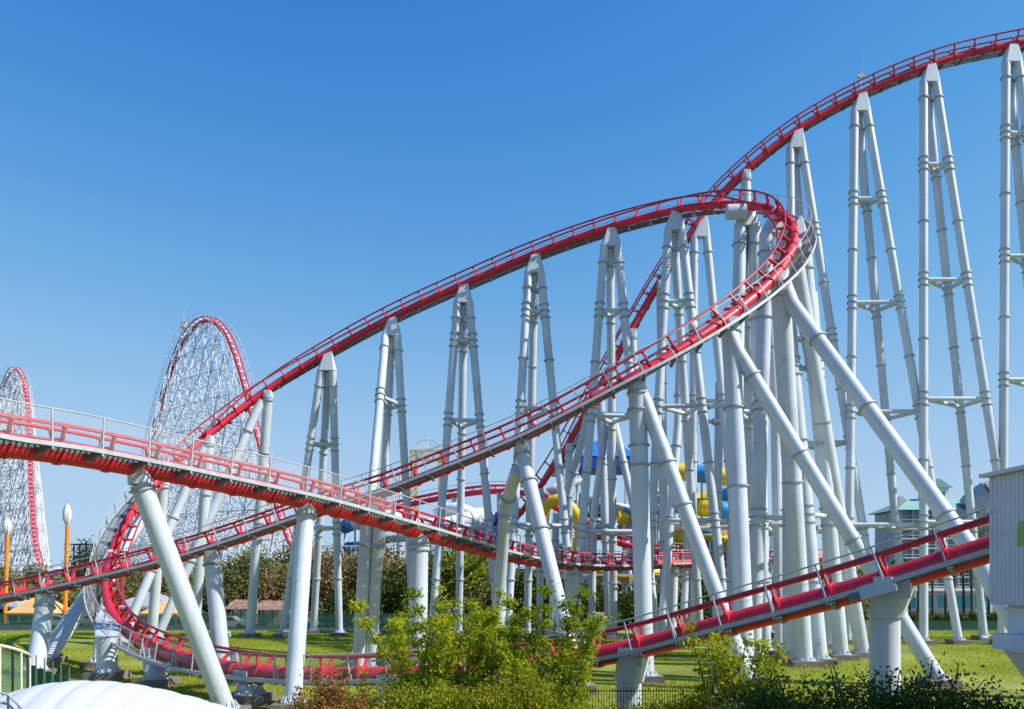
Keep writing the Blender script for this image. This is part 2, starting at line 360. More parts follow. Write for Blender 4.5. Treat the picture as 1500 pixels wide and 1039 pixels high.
def build_track(tr, name, label, t0=0, t1=None, tie=2.0, walk=(), net=(), rollw=0.22, wz=-0.10, group=None, rail_m='rail', sr=0.39, sr2=None, tb=(0, 1)):
    t1 = tr.len if t1 is None else t1
    root = empty(name, G(0, 1) if False else Vector(tr.at(t0)[0]) * 1.0, label, 'coaster track', group)
    sl = tr.line(0, 0, t0, t1)
    rad = [sr if sr2 is None else float(np.interp(t0 + (t1 - t0) * i / (len(sl) - 1), tb, (sr, sr2))) for i in range(len(sl))]   # heavier spine on the low run
    put('spine', MB().tube(sl, rad, 18), 'red', root)
    TIE_A, TIE_B = tie_mesh(sr), tie_mesh(sr2 or sr)
    for sx in (-1, 1): put('rail', MB().tube(tr.line(sx * GA, RH, t0, t1), RR, 10), rail_m, root)
    n = int((t1 - t0) / tie)
    for i in range(n): put_at('cross_tie', TIE_A if t0 + (i + 0.5) * tie < sum(tb) / 2 or sr2 is None else TIE_B, tr.mtx(t0 + (i + 0.5) * tie), root)
    for (a, b) in walk:
        a, b = max(a, t0), min(b, t1); k = int((b - a) / 2.0)
        for i in range(k):
            off = Matrix.Translation((0, 0, wz + tr.drop(a + (i + 0.5) * 2.0)))
            m = tr.mtx(a + (i + 0.5) * 2.0, rollw) @ off
            put_at('grating_panel', GRATE, m, root)
            mb_ = tr.mtx(a + i * 2.0, rollw) @ off
            put_at('walkway_bracket', BRACK, mb_, root); put_at('railing_post', POST[i % 2], mb_, root)
        e = a + k * 2.0
        mb = MB()
        lo, hi, li, hj = (tr.line(1.45, wz - 0.09, a, e, 0.8, rollw, True), tr.line(1.45, wz + 0.08, a, e, 0.8, rollw, True),
                          tr.line(1.37, wz - 0.09, a, e, 0.8, rollw, True), tr.line(1.37, wz + 0.08, a, e, 0.8, rollw, True))
        q = len(lo)
        for s_ in (lo, hi, hj, li): mb.v += s_
        for c in range(4):
            for j in range(q - 1):
                A = c * q + j; B = ((c + 1) % 4) * q + j; mb.f.append((A, A + 1, B + 1, B)); mb.sm.append(False)
        put('toe_board', mb, 'steel', root)
        put('handrail', MB().tube(tr.line(1.41, wz + 1.30, a, e, 0.8, rollw, True), 0.032, 6), 'steel', root)
        put('mid_cable', MB().tube(tr.line(1.41, wz + 0.72, a, e, 1.0, rollw, True), 0.010, 4), 'steel', root)
    for (a, b) in net:
        k = int((b - a) / 2.0)
        for i in range(k):
            ya = tr.line(1.45, wz + 0.10, a + i * 2 + .05, a + i * 2 + 1.95, 0.7, rollw, True); yb = tr.line(1.45, wz + 1.26, a + i * 2 + .05, a + i * 2 + 1.95, 0.7, rollw, True)
            mb = MB(); mb.v = ya + yb; q = len(ya)
            for j in range(q - 1): mb.f.append((j, j + 1, q + j + 1, q + j)); mb.sm.append(False)
            put('net_panel', mb, 'net', root)
    return root

# long ride: enters low at the left, climbs to the banked turnaround, comes back down, rounds the left bend, returns along the lawn
T2 = Track([(-160, 905, 57, 0), (-60, 888, 56, 0), (0, 878, 55, 0), (60, 866, 54, 0), (180, 838, 53, 0), (300, 806, 52.5, 0), (460, 752, 52, 2), (560, 722, 51.5, 4), (640, 692, 51, 6), (765, 641, 50.4, 10),
            (850, 597, 50, 16), (940, 546, 50, 24), (1020, 497, 51, 34), (1080, 455, 52.5, 44), (1125, 416, 54.5, 54), (1150, 385, 56.5, 60), (1163, 352, 59, 64), (1157, 325, 62, 64), (1130, 307, 65.5, 58),
            (1085, 300, 69, 46), (1040, 301, 71.5, 34), (985, 309, 73.5, 22), (890, 334, 76, 12), (785, 371, 78, 6), (680, 416, 80, 2), (575, 464, 82, 0), (480, 516, 83, 4), (385, 575, 82.5, 14),
            (300, 641, 80, 32), (245, 690, 77, 48), (200, 740, 73, 60), (172, 790, 69, 66), (157, 840, 64, 68), (158, 880, 59.5, 66), (178, 917, 55, 58), (215, 945, 50.5, 46), (270, 966, 46.5, 32), (330, 979, 43.8, 20),
            (400, 988, 41.6, 10), (480, 991, 40.4, 5), (600, 989, 39, 0), (720, 981, 37.6, 0), (840, 967, 36, 0), (920, 953, 34.8, 0), (1000, 933, 33.6, 0), (1100, 906, 32, 0), (1200, 880, 30.6, 0), (1295, 853, 29.3, 0), (1400, 820, 28, 0), (1470, 799, 27.2, 0), (1540, 778, 26.4, 0)])
T1 = Track([(1600, 44, 79, 0), (1500, 62, 79.5, 0), (1430, 76, 80, 0), (1360, 95, 80, 0), (1260, 137, 80.5, 0), (1165, 191, 81, 0), (1090, 251, 81.5, 0), (1042, 300, 82, 0), (1010, 344, 82, 0), (970, 406, 82.5, 0), (930, 474, 83, 0),
            (890, 545, 83.5, 0), (850, 618, 84.5, 0), (818, 674, 86, 0), (792, 712, 88, 0), (770, 742, 91, 0), (752, 765, 95, -8), (738, 784, 100, -20), (730, 797, 108, -25), (728, 804, 118, -20), (735, 806, 130, -10)])
T4 = Track([(-130, 628, 27.5, 0), (-60, 640, 28.8, 0), (0, 651, 30, 0), (100, 664, 32.2, 0), (215, 685, 35, 0), (330, 708, 38, 0), (440, 731, 41, 0), (530, 755, 44.5, 0), (610, 777, 48.5, 0), (675, 796, 53.5, 2), (730, 811, 59, 6), (785, 822, 65.5, 10), (840, 828, 72, 14),
            (910, 829, 77.5, 14), (990, 826, 81.5, 10), (1060, 824, 85, 6), (1130, 821, 88, 4), (1200, 818, 91, 0)])
s_net = [T4.near(-40, 643), T4.near(560, 763)]
a_lo, b_lo = T2.near(170, 905), T2.near(700, 983)
build_track(T2, 'coaster_track', 'red coaster track making the banked turnaround and sweeping back low over the lawn', tie=2.0,
            walk=[(0, T2.near(300, 641)), (T2.near(300, 641), T2.len)], net=[(a_lo, b_lo)], sr=0.33, sr2=0.45, tb=(T2.near(158, 880), T2.near(270, 966)))
build_track(T1, 'coaster_track', 'red coaster track dropping steeply from the tallest white towers', tie=2.0, walk=[(0, T1.near(792, 712))], sr=0.31)
build_track(T4, 'coaster_track', 'red coaster track with netted grey walkway crossing over another track', tie=2.0, walk=[(0, T4.len - 1)], net=[tuple(s_net)], rail_m='red', sr=0.47, wz=0.06)

# ------------------------------------------------------------------ supports
RINGS = {}
def ring(r):
    k = round(r, 2)
    if k not in RINGS: RINGS[k] = MB().tube([(0, 0, -0.055), (0, 0, 0.055)], k + 0.11, 20).mesh('flange', M['flange'])
    return RINGS[k]
FOOT = {}
def foot(sx):
    k = round(sx, 1)
    if k not in FOOT:
        mb = MB(); mb.box((0, 0, 0.22), (k, k, 0.44)); mb.box((0, 0, 0.01), (k + 0.3, k + 0.3, 0.12)); FOOT[k] = mb.mesh('footing', M['conc'])
    return FOOT[k]
def basering(r):
    k = ('b', round(r, 2))
    if k not in FOOT:
        mb = MB(); R_ = k[1]
        mb.tube([(0, 0, 0.44), (0, 0, 0.50)], R_ + 0.20, 20)
        for i in range(12):
            a = i * math.pi / 6
            mb.prism([(R_ - 0.02, 0.50), (R_ + 0.17, 0.50), (R_ - 0.02, 0.82)], 0.03, ax=(math.cos(a), math.sin(a), 0), ay=(-math.sin(a), math.cos(a), 0))
            mb.tube([(math.cos(a + .26) * (R_ + .12), math.sin(a + .26) * (R_ + .12), 0.49), (math.cos(a + .26) * (R_ + .12), math.sin(a + .26) * (R_ + .12), 0.60)], 0.035, 6)
        FOOT[k] = mb.mesh('base_plate', M['white'])
    return FOOT[k]
def leg(root, pts, r, rings=(), base=True, n=20, name='leg'):
    pts = [Vector(p) for p in pts]
    if base: pts[-1] = pts[-1].copy(); pts[-1].z = 0.42
    o = put(name, MB().tube(pts, r, n), 'white', root)
    def on(zq):
        for a, b in zip(pts[:-1], pts[1:]):
            lo, hi = min(a.z, b.z), max(a.z, b.z)
            if lo <= zq <= hi and hi - lo > 1e-3:
                return a + (b - a) * ((zq - a.z) / (b.z - a.z)), (b - a).normalized()
        return None, None
    for zq in rings:
        p, t = on(zq)
        if p is None: continue
        m = t.to_track_quat('Z', 'Y').to_matrix().to_4x4(); m.translation = p
        f = bpy.data.objects.new('flange', ring(r)); C.objects.link(f); f.parent = o
        f.matrix_local = Matrix.Translation(-wloc(root)) @ m
    if base:
        m = Matrix.Translation((pts[-1].x, pts[-1].y, 0))
        put_at('footing', foot(r * 2 + 0.9), m, root); put_at('base_plate', basering(r), m, root)
    o['on'] = 0; del o['on']
    return pts, on
def tower(tr, uv, bases, label, ties=(), r=0.39, cap_h=1.9, off=0.60, group='support towers under the coaster', tier=0.20):
    t = tr.near(*uv); p, T, R, U = tr.at(t)
    root = empty('support_tower', Vector((p.x, p.y, 0)), label, 'support tower', group)
    top = p - U * (SR * 0.75)
    legs = []; hullp = []
    k = 0.55
    for dx in (-k, k):
        for dy in (-0.42, 0.42): hullp.append(top + Vector((dx * 0.7, dy, 0.12 + dx * T.z / max(0.3, abs(T.x)) * (1 if T.x > 0 else -1) * 0.5)))
    infos = []
    for bi, b in enumerate(bases):
        g = G(*b)
        hd = [Vector((-1, -0.25, 0)), Vector((1, -0.25, 0)), Vector((0, 0.75, 0))][bi]
        st = Vector((p.x, p.y, p.z - cap_h)) + hd * off
        infos.append((st, g))
        for j in range(10):
            a = 2 * math.pi * j / 10
            hullp.append(st + Vector((math.cos(a) * r * 1.06, math.sin(a) * r * 1.06, 0)))
    put('head_plate', MB().hull(hullp), 'white', root)
    zt = p.z - cap_h
    zs = [zt - 1.5]
    for z in ties: zs += [z - 0.62, z, z + 0.62]
    lev = sorted(list(ties) + [zt], reverse=True) + [1.0]
    for a, b in zip(lev[:-1], lev[1:]):
        if a - b > 9: zs.append((a + b) / 2)
    ons = [leg(root, [st, g], r, zs)[1] for st, g in infos]
    for z in ties:
        q = [on(z)[0] for on in ons]; q = [x for x in q if x is not None]
        for i in range(len(q)):
            for j in range(i + 1, len(q)):
                put('tie_beam', MB().tube([q[i], q[j]], tier, 10), 'white', root)
    return root
def column(tr, uv, base, label, r=0.5, rings=(), extra=(), group='single columns under the coaster', head=0.9, pts=()):
    t = tr.near(*uv); p, T, R, U = tr.at(t)
    root = empty('support_column', Vector((p.x, p.y, 0)), label, 'support column', group)
    top = p + Vector((0, 0, -0.30))
    g = G(*base)
    st = top + Vector((0, 0, -head))
    q = [top + Vector((sx * 0.34, sy * 0.50, 0.10)) for sx in (-1, 1) for sy in (-1, 1)]
    q += [st + Vector((math.cos(a * math.pi / 6) * r * 1.12, math.sin(a * math.pi / 6) * r * 1.12, 0.25)) for a in range(12)]
    put('head_plate', MB().hull(q), 'white', root)
    leg(root, [st + Vector((0, 0, 0.3)), *pts, g], r, [st.z + 0.1] + list(rings))
    for e in extra:                                               # braces: list of world points, radius, rings
        leg(root, e[0], e[1], e[2], base=e[3] if len(e) > 3 else True, name='brace')
    return root

Z = zpx
gT1 = 'tall three-legged towers under the steep drop'
for uv, bs, ties, lab in [
    ((1592, 46), [(1580, 77), (1720, 77), (1672, 83)], [50, 38, 25.5], 'white three-legged tower standing beyond the clad building'),
    ((1482, 66), [(1468, 77), (1600, 77), (1553, 83)], [49.3, 37.2, 25.2], 'white three-legged tower, highest along the red drop, rising behind the clad box'),
    ((1363, 95), [(1353, 77), (1500, 77), (1441, 83)], [46.4, 35, 23.4, 11.6], 'tall white three-legged tower, second down from the top of the red drop'),
    ((1262, 137), [(1242, 78), (1404, 77.5), (1327, 84)], [43.3, 33, 22.3, 11.4], 'tall white three-legged tower holding the drop beside the small mast'),
    ((1166, 190), [(1165, 80), (1290, 79), (1222, 86)], [40.5, 30, 19.5, 11], 'tall white three-legged tower rising behind the banked turnaround')]:
    tower(T1, uv, bs, lab, ties, group=gT1)
gS = 'slim white supports along the foot of the drop'
column(T1, (1091, 250), (1104, 82), 'slim white column rising above the turnaround to hold the steep drop', 0.46, (30, 22, 14), group=gS)
tower(T1, (1026, 322), [(1014, 83), (1092, 82)], 'white two-legged support where the drop crosses behind the turnaround track', [24, 12], group=gS)
column(T1, (968, 408), (974, 84), 'white column under the drop, next below the two-legged support', 0.44, (26, 18, 10), group=gS)
column(T1, (928, 478), (955, 84.5), 'leaning white column under the middle of the steep drop', 0.44, (22, 15, 9), group=gS)
column(T1, (880, 563), (893, 85), 'white column under the lower half of the steep drop', 0.44, (18, 10), group=gS)
column(T1, (834, 646), (833, 87), 'white column low on the steep drop, second up from its foot', 0.40, (15, 9), group=gS)
column(T1, (792, 711), (791, 90), 'short white column at the foot of the steep drop', 0.38, (11, 7), group=gS)

gD = 'three-legged towers under the long descent'
tower(T2, (480, 516), [(414, 86), (497, 88), (459, 92)], 'white three-legged tower, fourth below the turnaround, on the long red descent', [20.0, 11.5], group=gD)
tower(T2, (576, 464), [(524, 63), (607, 82), (549, 86)], 'white three-legged tower with one leg striding forward across the lawn', [23.5], group=gD)
tower(T2, (680, 416), [(632, 78), (731, 80), (672, 88)], 'white tower whose spread legs straddle the gate ride far behind', [29.4, 21.6, 11.3], group=gD)
tower(T2, (786, 371), [(742, 74), (843, 77), (772, 85)], 'white three-legged tower, second below the turnaround on the long descent', [31.6, 22.2, 11.2], group=gD)
tower(T2, (893, 333), [(840, 75), (962, 76), (899, 83)], 'white three-legged tower, next down the descent from the turnaround', [31, 21.3, 10.6], group=gD)
tower(T2, (992, 308), [(944, 73), (1068, 72), (1026, 80)], 'white three-legged tower where the descent leaves the turnaround', [31, 21.6, 11.4], group=gD)
gC = 'thick columns under the banked turnaround'
tower(T2, (1092, 300), [(1072, 66), (1120, 67), (1106, 75)], 'white tower with a motor box under the crest of the turnaround', [20, 11], r=0.52, group=gC)
tower(T2, (1136, 309), [(1104, 63), (1157, 64)], 'white two-legged support with a domed head inside the turnaround', [20, 11], r=0.56, off=0.85, group=gC)
tower(T2, (1160, 330), [(1201, 60), (1232, 63)], 'white two-legged support under the outer edge of the turnaround', [22, 11], r=0.56, off=0.85, group=gC)
column(T2, (1163, 348), (1263, 65), 'leaning white column on the outside of the turnaround', 0.55, (24, 18, 10), group=gC)
def brace(a, b, r, rings): return ([a, b], r, rings)
b1 = P(1150, 425, 55.6); b2 = P(1075, 512, 52.0); b3 = P(936, 590, 50)
column(T2, (1143, 394), (1177, 58.5), 'thick white column with a long brace reaching past the low track to the clad box', 0.64, (25.5, 13), group=gC,
       extra=[([P(1149, 418, 55.8), P(1160, 446, 55.2), P(1430, 815, 46.5), P(1474, 893, 44.8), G(1545, 42.5)], 0.50, (22, 17, 10))])
column(T2, (1067, 464), (1093, 49.5), 'thick white column with a brace slanting down behind the boxy pedestal', 0.56, (17, 12), group=gC,
       extra=[([P(1068, 487, 52), P(1080, 515, 51.8), G(1374, 47.8)], 0.46, (19, 14, 8.6))])
column(T2, (936, 549), (945, 49.8), 'thick white column with a brace and a square brown footing on the lawn', 0.55, (16.6, 14.4, 13.2), group=gC,
       extra=[([P(934, 566, 50), P(946, 592, 49.9), G(1098, 46)], 0.44, (13.2, 10.6))])
column(T2, (765, 641), (848, 45.5), 'leaning white column with a rust-stained rear brace under the rising track', 0.44, (12.2, 9.2), group=gC,
       extra=[([P(757, 690, 50.2), P(740, 742, 53.5), G(724, 54.5)], 0.40, (11.5, 10.3))])
tower(T2, (548, 728), [(524, 53.5), (541, 54)], 'pair of white legs under the rising track where it is crossed over', [], r=0.40, cap_h=1.6, off=0.4, group=gC)
column(T2, (308, 804), (326, 52), 'white column under the rising track, among the left bend supports', 0.52, (7.2,), group=gC)
column(T2, (66, 865), (52, 52.5), 'short thick white column under the lowest stretch of the rising track', 0.56, (), group=gC)
column(T2, (392, 570), (366, 86), 'white column with a slanting strut, lowest on the long descent', 0.48, (19, 12), group=gD,
       extra=[([P(384, 588, 82.5), P(376, 602, 82.2), G(230, 80)], 0.44, (21, 15, 8))])
column(T2, (306, 637), (285, 82), 'white column and slanting strut where the descent enters the left bend', 0.48, (14.5, 9), group=gC,
       extra=[([P(300, 655, 80), P(288, 680, 79.8), G(178, 75)], 0.42, (12, 7))])
column(T2, (240, 695), (222, 79), 'white column behind the left bend with a long strut to the lawn', 0.48, (10,), group=gC,
       extra=[([P(214, 752, 74), P(200, 775, 73), G(72, 60.5)], 0.46, (8, 4)), ])
column(T2, (160, 820), (145, 57.5), 'slim white column under the walkway side of the left bend', 0.46, (4.2,), group=gC,
       extra=[([P(165, 810, 67), P(150, 835, 66), G(66, 63)], 0.46, (6, 3.2))])
gR = 'raking props among the tower legs'
def prop(pts, label, r=0.36, rings=()):
    root = empty('raking_prop', Vector((pts[-1].x, pts[-1].y, 0)), label, 'support prop', gR)
    leg(root, pts, r, rings)
    return root
prop([P(862, 606, 77), P(833, 722, 80), G(832, 81)], 'white raking prop kinked at its knee, left of the blue slide roof', 0.38, (16.5, 14.2, 9))
prop([P(889, 612, 80), P(870, 752, 81), G(866, 81)], 'white raking prop in front of the blue slide roof, leaning in', 0.36, (18, 12, 8))
prop([P(899, 614, 80), P(930, 752, 79), G(950, 78)], 'white raking prop in front of the blue slide roof, leaning out to the braced column', 0.36, (17.5, 11))
prop([P(996, 528, 80), P(993, 622, 79.5), G(968, 76)], 'white raking prop with a bent middle behind the braced column', 0.40, (24, 19, 12))
prop([P(1112, 640, 76), P(1108, 700, 76), G(1120, 76)], 'short white upright among the turnaround columns', 0.40, (14, 11))
prop([P(1054, 560, 84), G(1048, 84)], 'plain white upright behind the crowded turnaround columns', 0.42, (22, 15, 9))
prop([P(1128, 470, 70), P(1136, 600, 70), G(1142, 70)], 'tall white upright between the two thick turnaround columns', 0.44, (26, 20, 11))
prop([P(1190, 430, 74), P(1208, 640, 73), G(1216, 73)], 'tall white raking upright at the outside of the turnaround', 0.44, (28, 19, 12))
prop([P(1012, 690, 84), G(1000, 82)], 'white upright behind the level walkway track by the yellow and blue slide', 0.36, (12, 9))
prop([P(815, 752, 82), G(808, 82)], 'short white prop near the foot of the steep drop', 0.36, (10, 8))
for (pa, pb, lab) in [(P(862, 607, 77), P(928, 607, 76.5), 'front level tie pipe across the tower before the blue slide roof'), (P(1030, 596, 76), P(1104, 592, 76), 'upper level tie pipe among the turnaround columns'),
                      (P(1036, 618, 84), P(1110, 616, 82), 'lower level tie pipe among the turnaround columns'), (P(1000, 776, 79), P(1118, 770, 76), 'long tie pipe just above the level walkway track'), (P(822, 772, 81), P(905, 770, 81), 'tie pipe above the level walkway track near the drop foot'),
                      (P(1122, 768, 68), P(1200, 772, 66), 'tie pipe between the thick turnaround columns')]:
    rt_ = empty('tie_pipe', (pa + pb) / 2, lab, 'tie pipe', 'level tie pipes linking the supports')
    put('pipe', MB().tube([pa, pb], 0.22, 10), 'white', rt_)
    for q_ in (pa + (pb - pa) * .12, pa + (pb - pa) * .88):
        m_ = (pb - pa).normalized().to_track_quat('Z', 'Y').to_matrix().to_4x4(); m_.translation = q_
        put_at('flange', ring(0.22), m_, rt_)
gP = 'flat-topped pedestals under the low track'
def pedestal(uv, base, label, r, hw=0.62):
    t = T2.near(*uv); p, T, R, U = T2.at(t)
    g = G(*base); root = empty('track_pedestal', Vector((p.x, p.y, 0)), label, 'pedestal', gP)
    Th = Vector((T.x, T.y, 0)).normalized(); N = Vector((-Th.y, Th.x, 0))
    top = p - U * 0.30
    q = []
    for sx in (-1, 1):
        for sy in (-1, 1):
            q.append(top + Th * sx * hw * 0.9 + N * sy * r * 1.0 + Vector((0, 0, sx * hw * 0.9 * T.z)))
    hz = max(p.z - 1.35, 0.9)
    for k in range(14): a = k * math.pi / 7; q.append(Vector((g.x, g.y, hz)) + Vector((math.cos(a), math.sin(a), 0)) * (r + 0.10))
    put('head_block', MB().hull(q), 'white', root)
    leg(root, [Vector((g.x, g.y, hz + 0.06)), g], r, ())
    for sx in (-1, 1):                                            # side cheek plate bolted beside the spine
        put('cheek_plate', MB().box(top + N * sx * (SR + 0.13) + Vector((0, 0, 0.02)), (hw * 1.7, 0.05, 0.75), Matrix((Th, N, Th.cross(N))).transposed()), 'white', root)
    return root
pedestal((162, 893), (157, 51.5), 'short white pedestal with bolted foot under the left bend', 0.62)
pedestal((232, 953), (228, 48), 'white pedestal under the netted bend, showing its bolted foot on the lawn', 0.58)
pedestal((366, 984), (366, 41.8), 'low squat white pedestal under the flattest part of the netted track', 0.62)
pedestal((575, 990), (575, 39.3), 'low white pedestal hidden behind the yellow-green shrubs', 0.62)
pedestal((735, 980), (735, 37.4), 'low white pedestal glimpsed between the two tall shrubs', 0.62)
pedestal((921, 953), (921, 34.8), 'white pedestal with flared head behind the black iron fence', 0.54)
big = pedestal((1296, 853), (1296, 29.5), 'big white pedestal with boxed head where the low track climbs', 0.53, 0.7)
p_, T_, R_, U_ = T2.at(T2.near(1290, 855)); mm_ = Matrix((T_, -R_, U_)).transposed()
put('bearing_block', MB().box(p_ + R_ * 1.30 - U_ * .22 + T_ * .2, (1.15, .42, .46), mm_), 'white', big)
put('bearing_pad', MB().box(p_ + R_ * 1.30 - U_ * .26 - T_ * .58, (.36, .36, .26), mm_), 'dgrey', big)
gN = 'columns under the netted walkway track'
column(T4, (213, 685), (330, 37.2), 'thick white column leaning steeply under the netted walkway track', 0.45, (), group=gN, head=0.75)
column(T4, (452, 735), (429, 38.8), 'straight white column under the netted walkway, with scribbled graffiti near its foot', 0.42, (), group=gN, head=0.55)
gc = [o for o in C.objects if o.get('label', '').startswith('straight white column')][0]
t_ = T4.near(452, 735); pt_ = T4.at(t_)[0]; gb_ = G(429, 38.8)
for k_ in range(5):
    zz = 1.15 + k_ * .09; f_ = (pt_.z - 1.0 - zz) / (pt_.z - 1.0); cx_, cy_ = pt_.x + (gb_.x - pt_.x) * f_, pt_.y + (gb_.y - pt_.y) * f_
    sq = []
    for q in range(16):
        an = math.radians(-85 + k_ * 6 + q * 3.4); sq.append(Vector((cx_ + .428 * math.cos(an), cy_ + .428 * math.sin(an), zz + .07 * math.sin(q * (1.3 + .35 * k_)) + .02 * q * (k_ % 2 - .5))))
    put('graffiti_stroke', MB().tube(sq, .012, 4), 'black', gc)
column(T4, (612, 778), (612, 48.5), 'stout white column under the walkway track beside the tall yellow-green shrub', 0.54, (8.0,), group=gN, head=0.6)
column(T4, (731, 811), (732, 59), 'white column under the sagging middle of the walkway track', 0.46, (), group=gN, head=0.6)
column(T4, (840, 828), (841, 72), 'white column where the walkway track bends away', 0.46, (), group=gN, head=0.6)
column(T4, (985, 826), (984, 81.5), 'white column under the far level end of the walkway track', 0.46, (), group=gN, head=0.6)
column(T4, (1122, 821), (1124, 88), 'white column under the last visible piece of the walkway track', 0.46, (), group=gN, head=0.6)

# ------------------------------------------------------------------ extras on the ride
mast_t = T1.near(1266, 134); mp_, _, mR, _ = T1.at(mast_t)
ma = empty('antenna_mast', mp_ + mR * 1.3 + Vector((0, 0, 0.1)), 'small grey mast with anemometer standing on the steep track walkway', 'mast')
mo = wloc(ma)
put('pole', MB().tube([mo, mo + Vector((0, 0, 2.6))], 0.09, 8), 'steel', ma)
put('sensor', MB().beam(mo + Vector((-0.4, 0, 2.2)), mo + Vector((0.4, 0, 2.2)), 0.16, 0.30), 'steel', ma)
put('rod', MB().tube([mo + Vector((0.25, 0, 2.2)), mo + Vector((0.25, 0, 4.6))], 0.025, 5), 'steel', ma)
bx_ = P(1078, 311, 67.5)
mo2 = empty('drive_unit', bx_, 'white boxed drive unit hung beside the turnaround head plate', 'machine box')
put('housing', MB().tube([bx_ + Vector((-0.75, 0, 0)), bx_ + Vector((0.75, 0, 0.05))], 0.62, 14), 'white', mo2)
put('mounting_arm', MB().beam(bx_ + Vector((0.4, 0.2, -0.1)), bx_ + Vector((1.3, 0.9, -0.1)), 0.25, 0.4), 'white', mo2)

# ------------------------------------------------------------------ far lattice hills
def lattice_hill(spec, label, spread, lev=7.6, bent_step=5.2, mr=0.17, foot_w=1.6):
    tr = Track(spec, 1.0)
    root = empty('coaster_hill', Vector((tr.p[:, 0].mean(), tr.p[:, 1].mean(), 0)), label, 'coaster hill')
    put('spine', MB().tube(tr.line(0, 0.1, step=1.5), 0.50, 8), 'red', root)
    for sx in (-1, 1): put('rail', MB().tube(tr.line(sx * 0.75, 1.2, step=1.5), 0.22, 6), 'red', root)
    mb = MB()
    for i in range(int(tr.len / 2.2)):
        p, T, R, U = tr.at(i * 2.2 + 1)
        mb.beam(p - R * 0.9 + U * 1.0, p + R * 0.9 + U * 1.0, 0.18, 0.3)
    o = put('cross_ties', mb, 'lattice', root); o['kind'] = 'stuff'
    for sx in (-1, 1):
        mb = MB(); mb.tube(tr.line(sx * 2.0, 0.6, step=1.5), 0.07, 4); mb.tube(tr.line(sx * 2.0, 1.9, step=1.5), 0.07, 4)
        for i in range(int(tr.len / 4)):
            p, T, R, U = tr.at(i * 4.0 + 1); mb.beam(p + R * sx * 2 + U * 0.6, p + R * sx * 2 + U * 1.9, 0.12, 0.12)
        put('catwalk', mb, 'lattice', root)
    # bents at equal plan spacing
    L = np.concatenate([[0], np.cumsum(np.hypot(np.diff(tr.p[:, 0]), np.diff(tr.p[:, 1])))])
    n = int(L[-1] / bent_step) + 1; cols = []
    for i in range(n):
        t = float(np.interp(i * bent_step, L, tr.s)); p, T, R, U = tr.at(t)
        h = Vector((R.x, R.y, 0)).normalized(); cols.append((p, h))
    def node(c, sx, z):
        p, h = c; wd = foot_w + (max(p.z - z, 0)) * spread
        return Vector((p.x, p.y, z)) + h * sx * wd
    for ci, c in enumerate(cols):
        p, h = c; zt = p.z - 0.3; zs = [0.0]
        while zs[-1] + lev < zt: zs.append(zs[-1] + lev)
        if zt - zs[-1] > 1.5: zs.append(zt)
        mb = MB()
        for a, b in zip(zs[:-1], zs[1:]):
            for sx in (-1, 1): mb.tube([node(c, sx, a), node(c, sx, b)], mr * 1.25, 4, cap=False)
            mb.tube([node(c, -1, b), node(c, 1, b)], mr * 0.8, 4, cap=False)
            mb.tube([node(c, -1, a), node(c, 1, b)], mr * 0.75, 4, cap=False); mb.tube([node(c, 1, a), node(c, -1, b)], mr * 0.75, 4, cap=False)
        if mb.v: put('trestle_bent', mb, 'lattice', root)
        if ci + 1 < len(cols):
            d = cols[ci + 1]; m2 = MB(); lo = min(c[0].z, d[0].z)
            for k in range(0, int(lo / lev) + 1):
                z = k * lev; z2 = z + lev
                for sx in (-1, 1):
                    if k > 0: m2.tube([node(c, sx, z), node(d, sx, z)], mr * 0.75, 4, cap=False)
                    za = min(z2, c[0].z - .3); zb = min(z2, d[0].z - .3)
                    if (ci + k) % 2: m2.tube([node(c, sx, z), node(d, sx, zb)], mr * 0.75, 4, cap=False)
                    else: m2.tube([node(c, sx, za), node(d, sx, z)], mr * 0.75, 4, cap=False)
            if m2.v: put('bracing', m2, 'lattice', root)
    return root, tr
hillA, trA = lattice_hill([(445, 838, 190, 0), (425, 800, 194, 0), (405, 745, 199, 0), (387, 680, 203, 0), (368, 610, 208, 0), (351, 545, 212, 0), (335, 500, 217, 0), (318, 477, 222, 0), (302, 471, 226, 0), (285, 480, 231, 0), (266, 507, 236, 0),
                         (248, 556, 242, 0), (231, 620, 248, 0), (215, 690, 254, 0), (199, 760, 260, 0), (185, 815, 266, 0)], 'nearer white lattice coaster hill with red track arching over its top', 0.165, mr=0.15)
hillB, trB = lattice_hill([(75, 851, 300, 0), (62, 838, 306, 0), (52, 800, 312, 0), (47, 740, 322, 0), (44, 680, 330, 0), (42, 620, 338, 0), (38, 575, 345, 0), (30, 549, 351, 0), (21, 542, 356, 0), (11, 553, 362, 0), (0, 585, 368, 0), (-14, 640, 376, 0),
                         (-32, 720, 386, 0), (-55, 820, 398, 0)], 'farther, taller white lattice coaster hill with red track down its side', 0.10, lev=8.5, bent_step=5.5, mr=0.23)
lq = trA.at(trA.near(270, 500))[0]
la = empty('antenna_mast', lq + Vector((0, 0, 0.5)), 'tiny mast on the shoulder of the nearer lattice hill', 'mast')
put('pole', MB().tube([wloc(la), wloc(la) + Vector((0, 0, 9))], 0.12, 5), 'steel', la)
put('sensor', MB().box(wloc(la) + Vector((0, 0, 4.5)), (1.6, 1.0, 1.8)), 'steel', la)

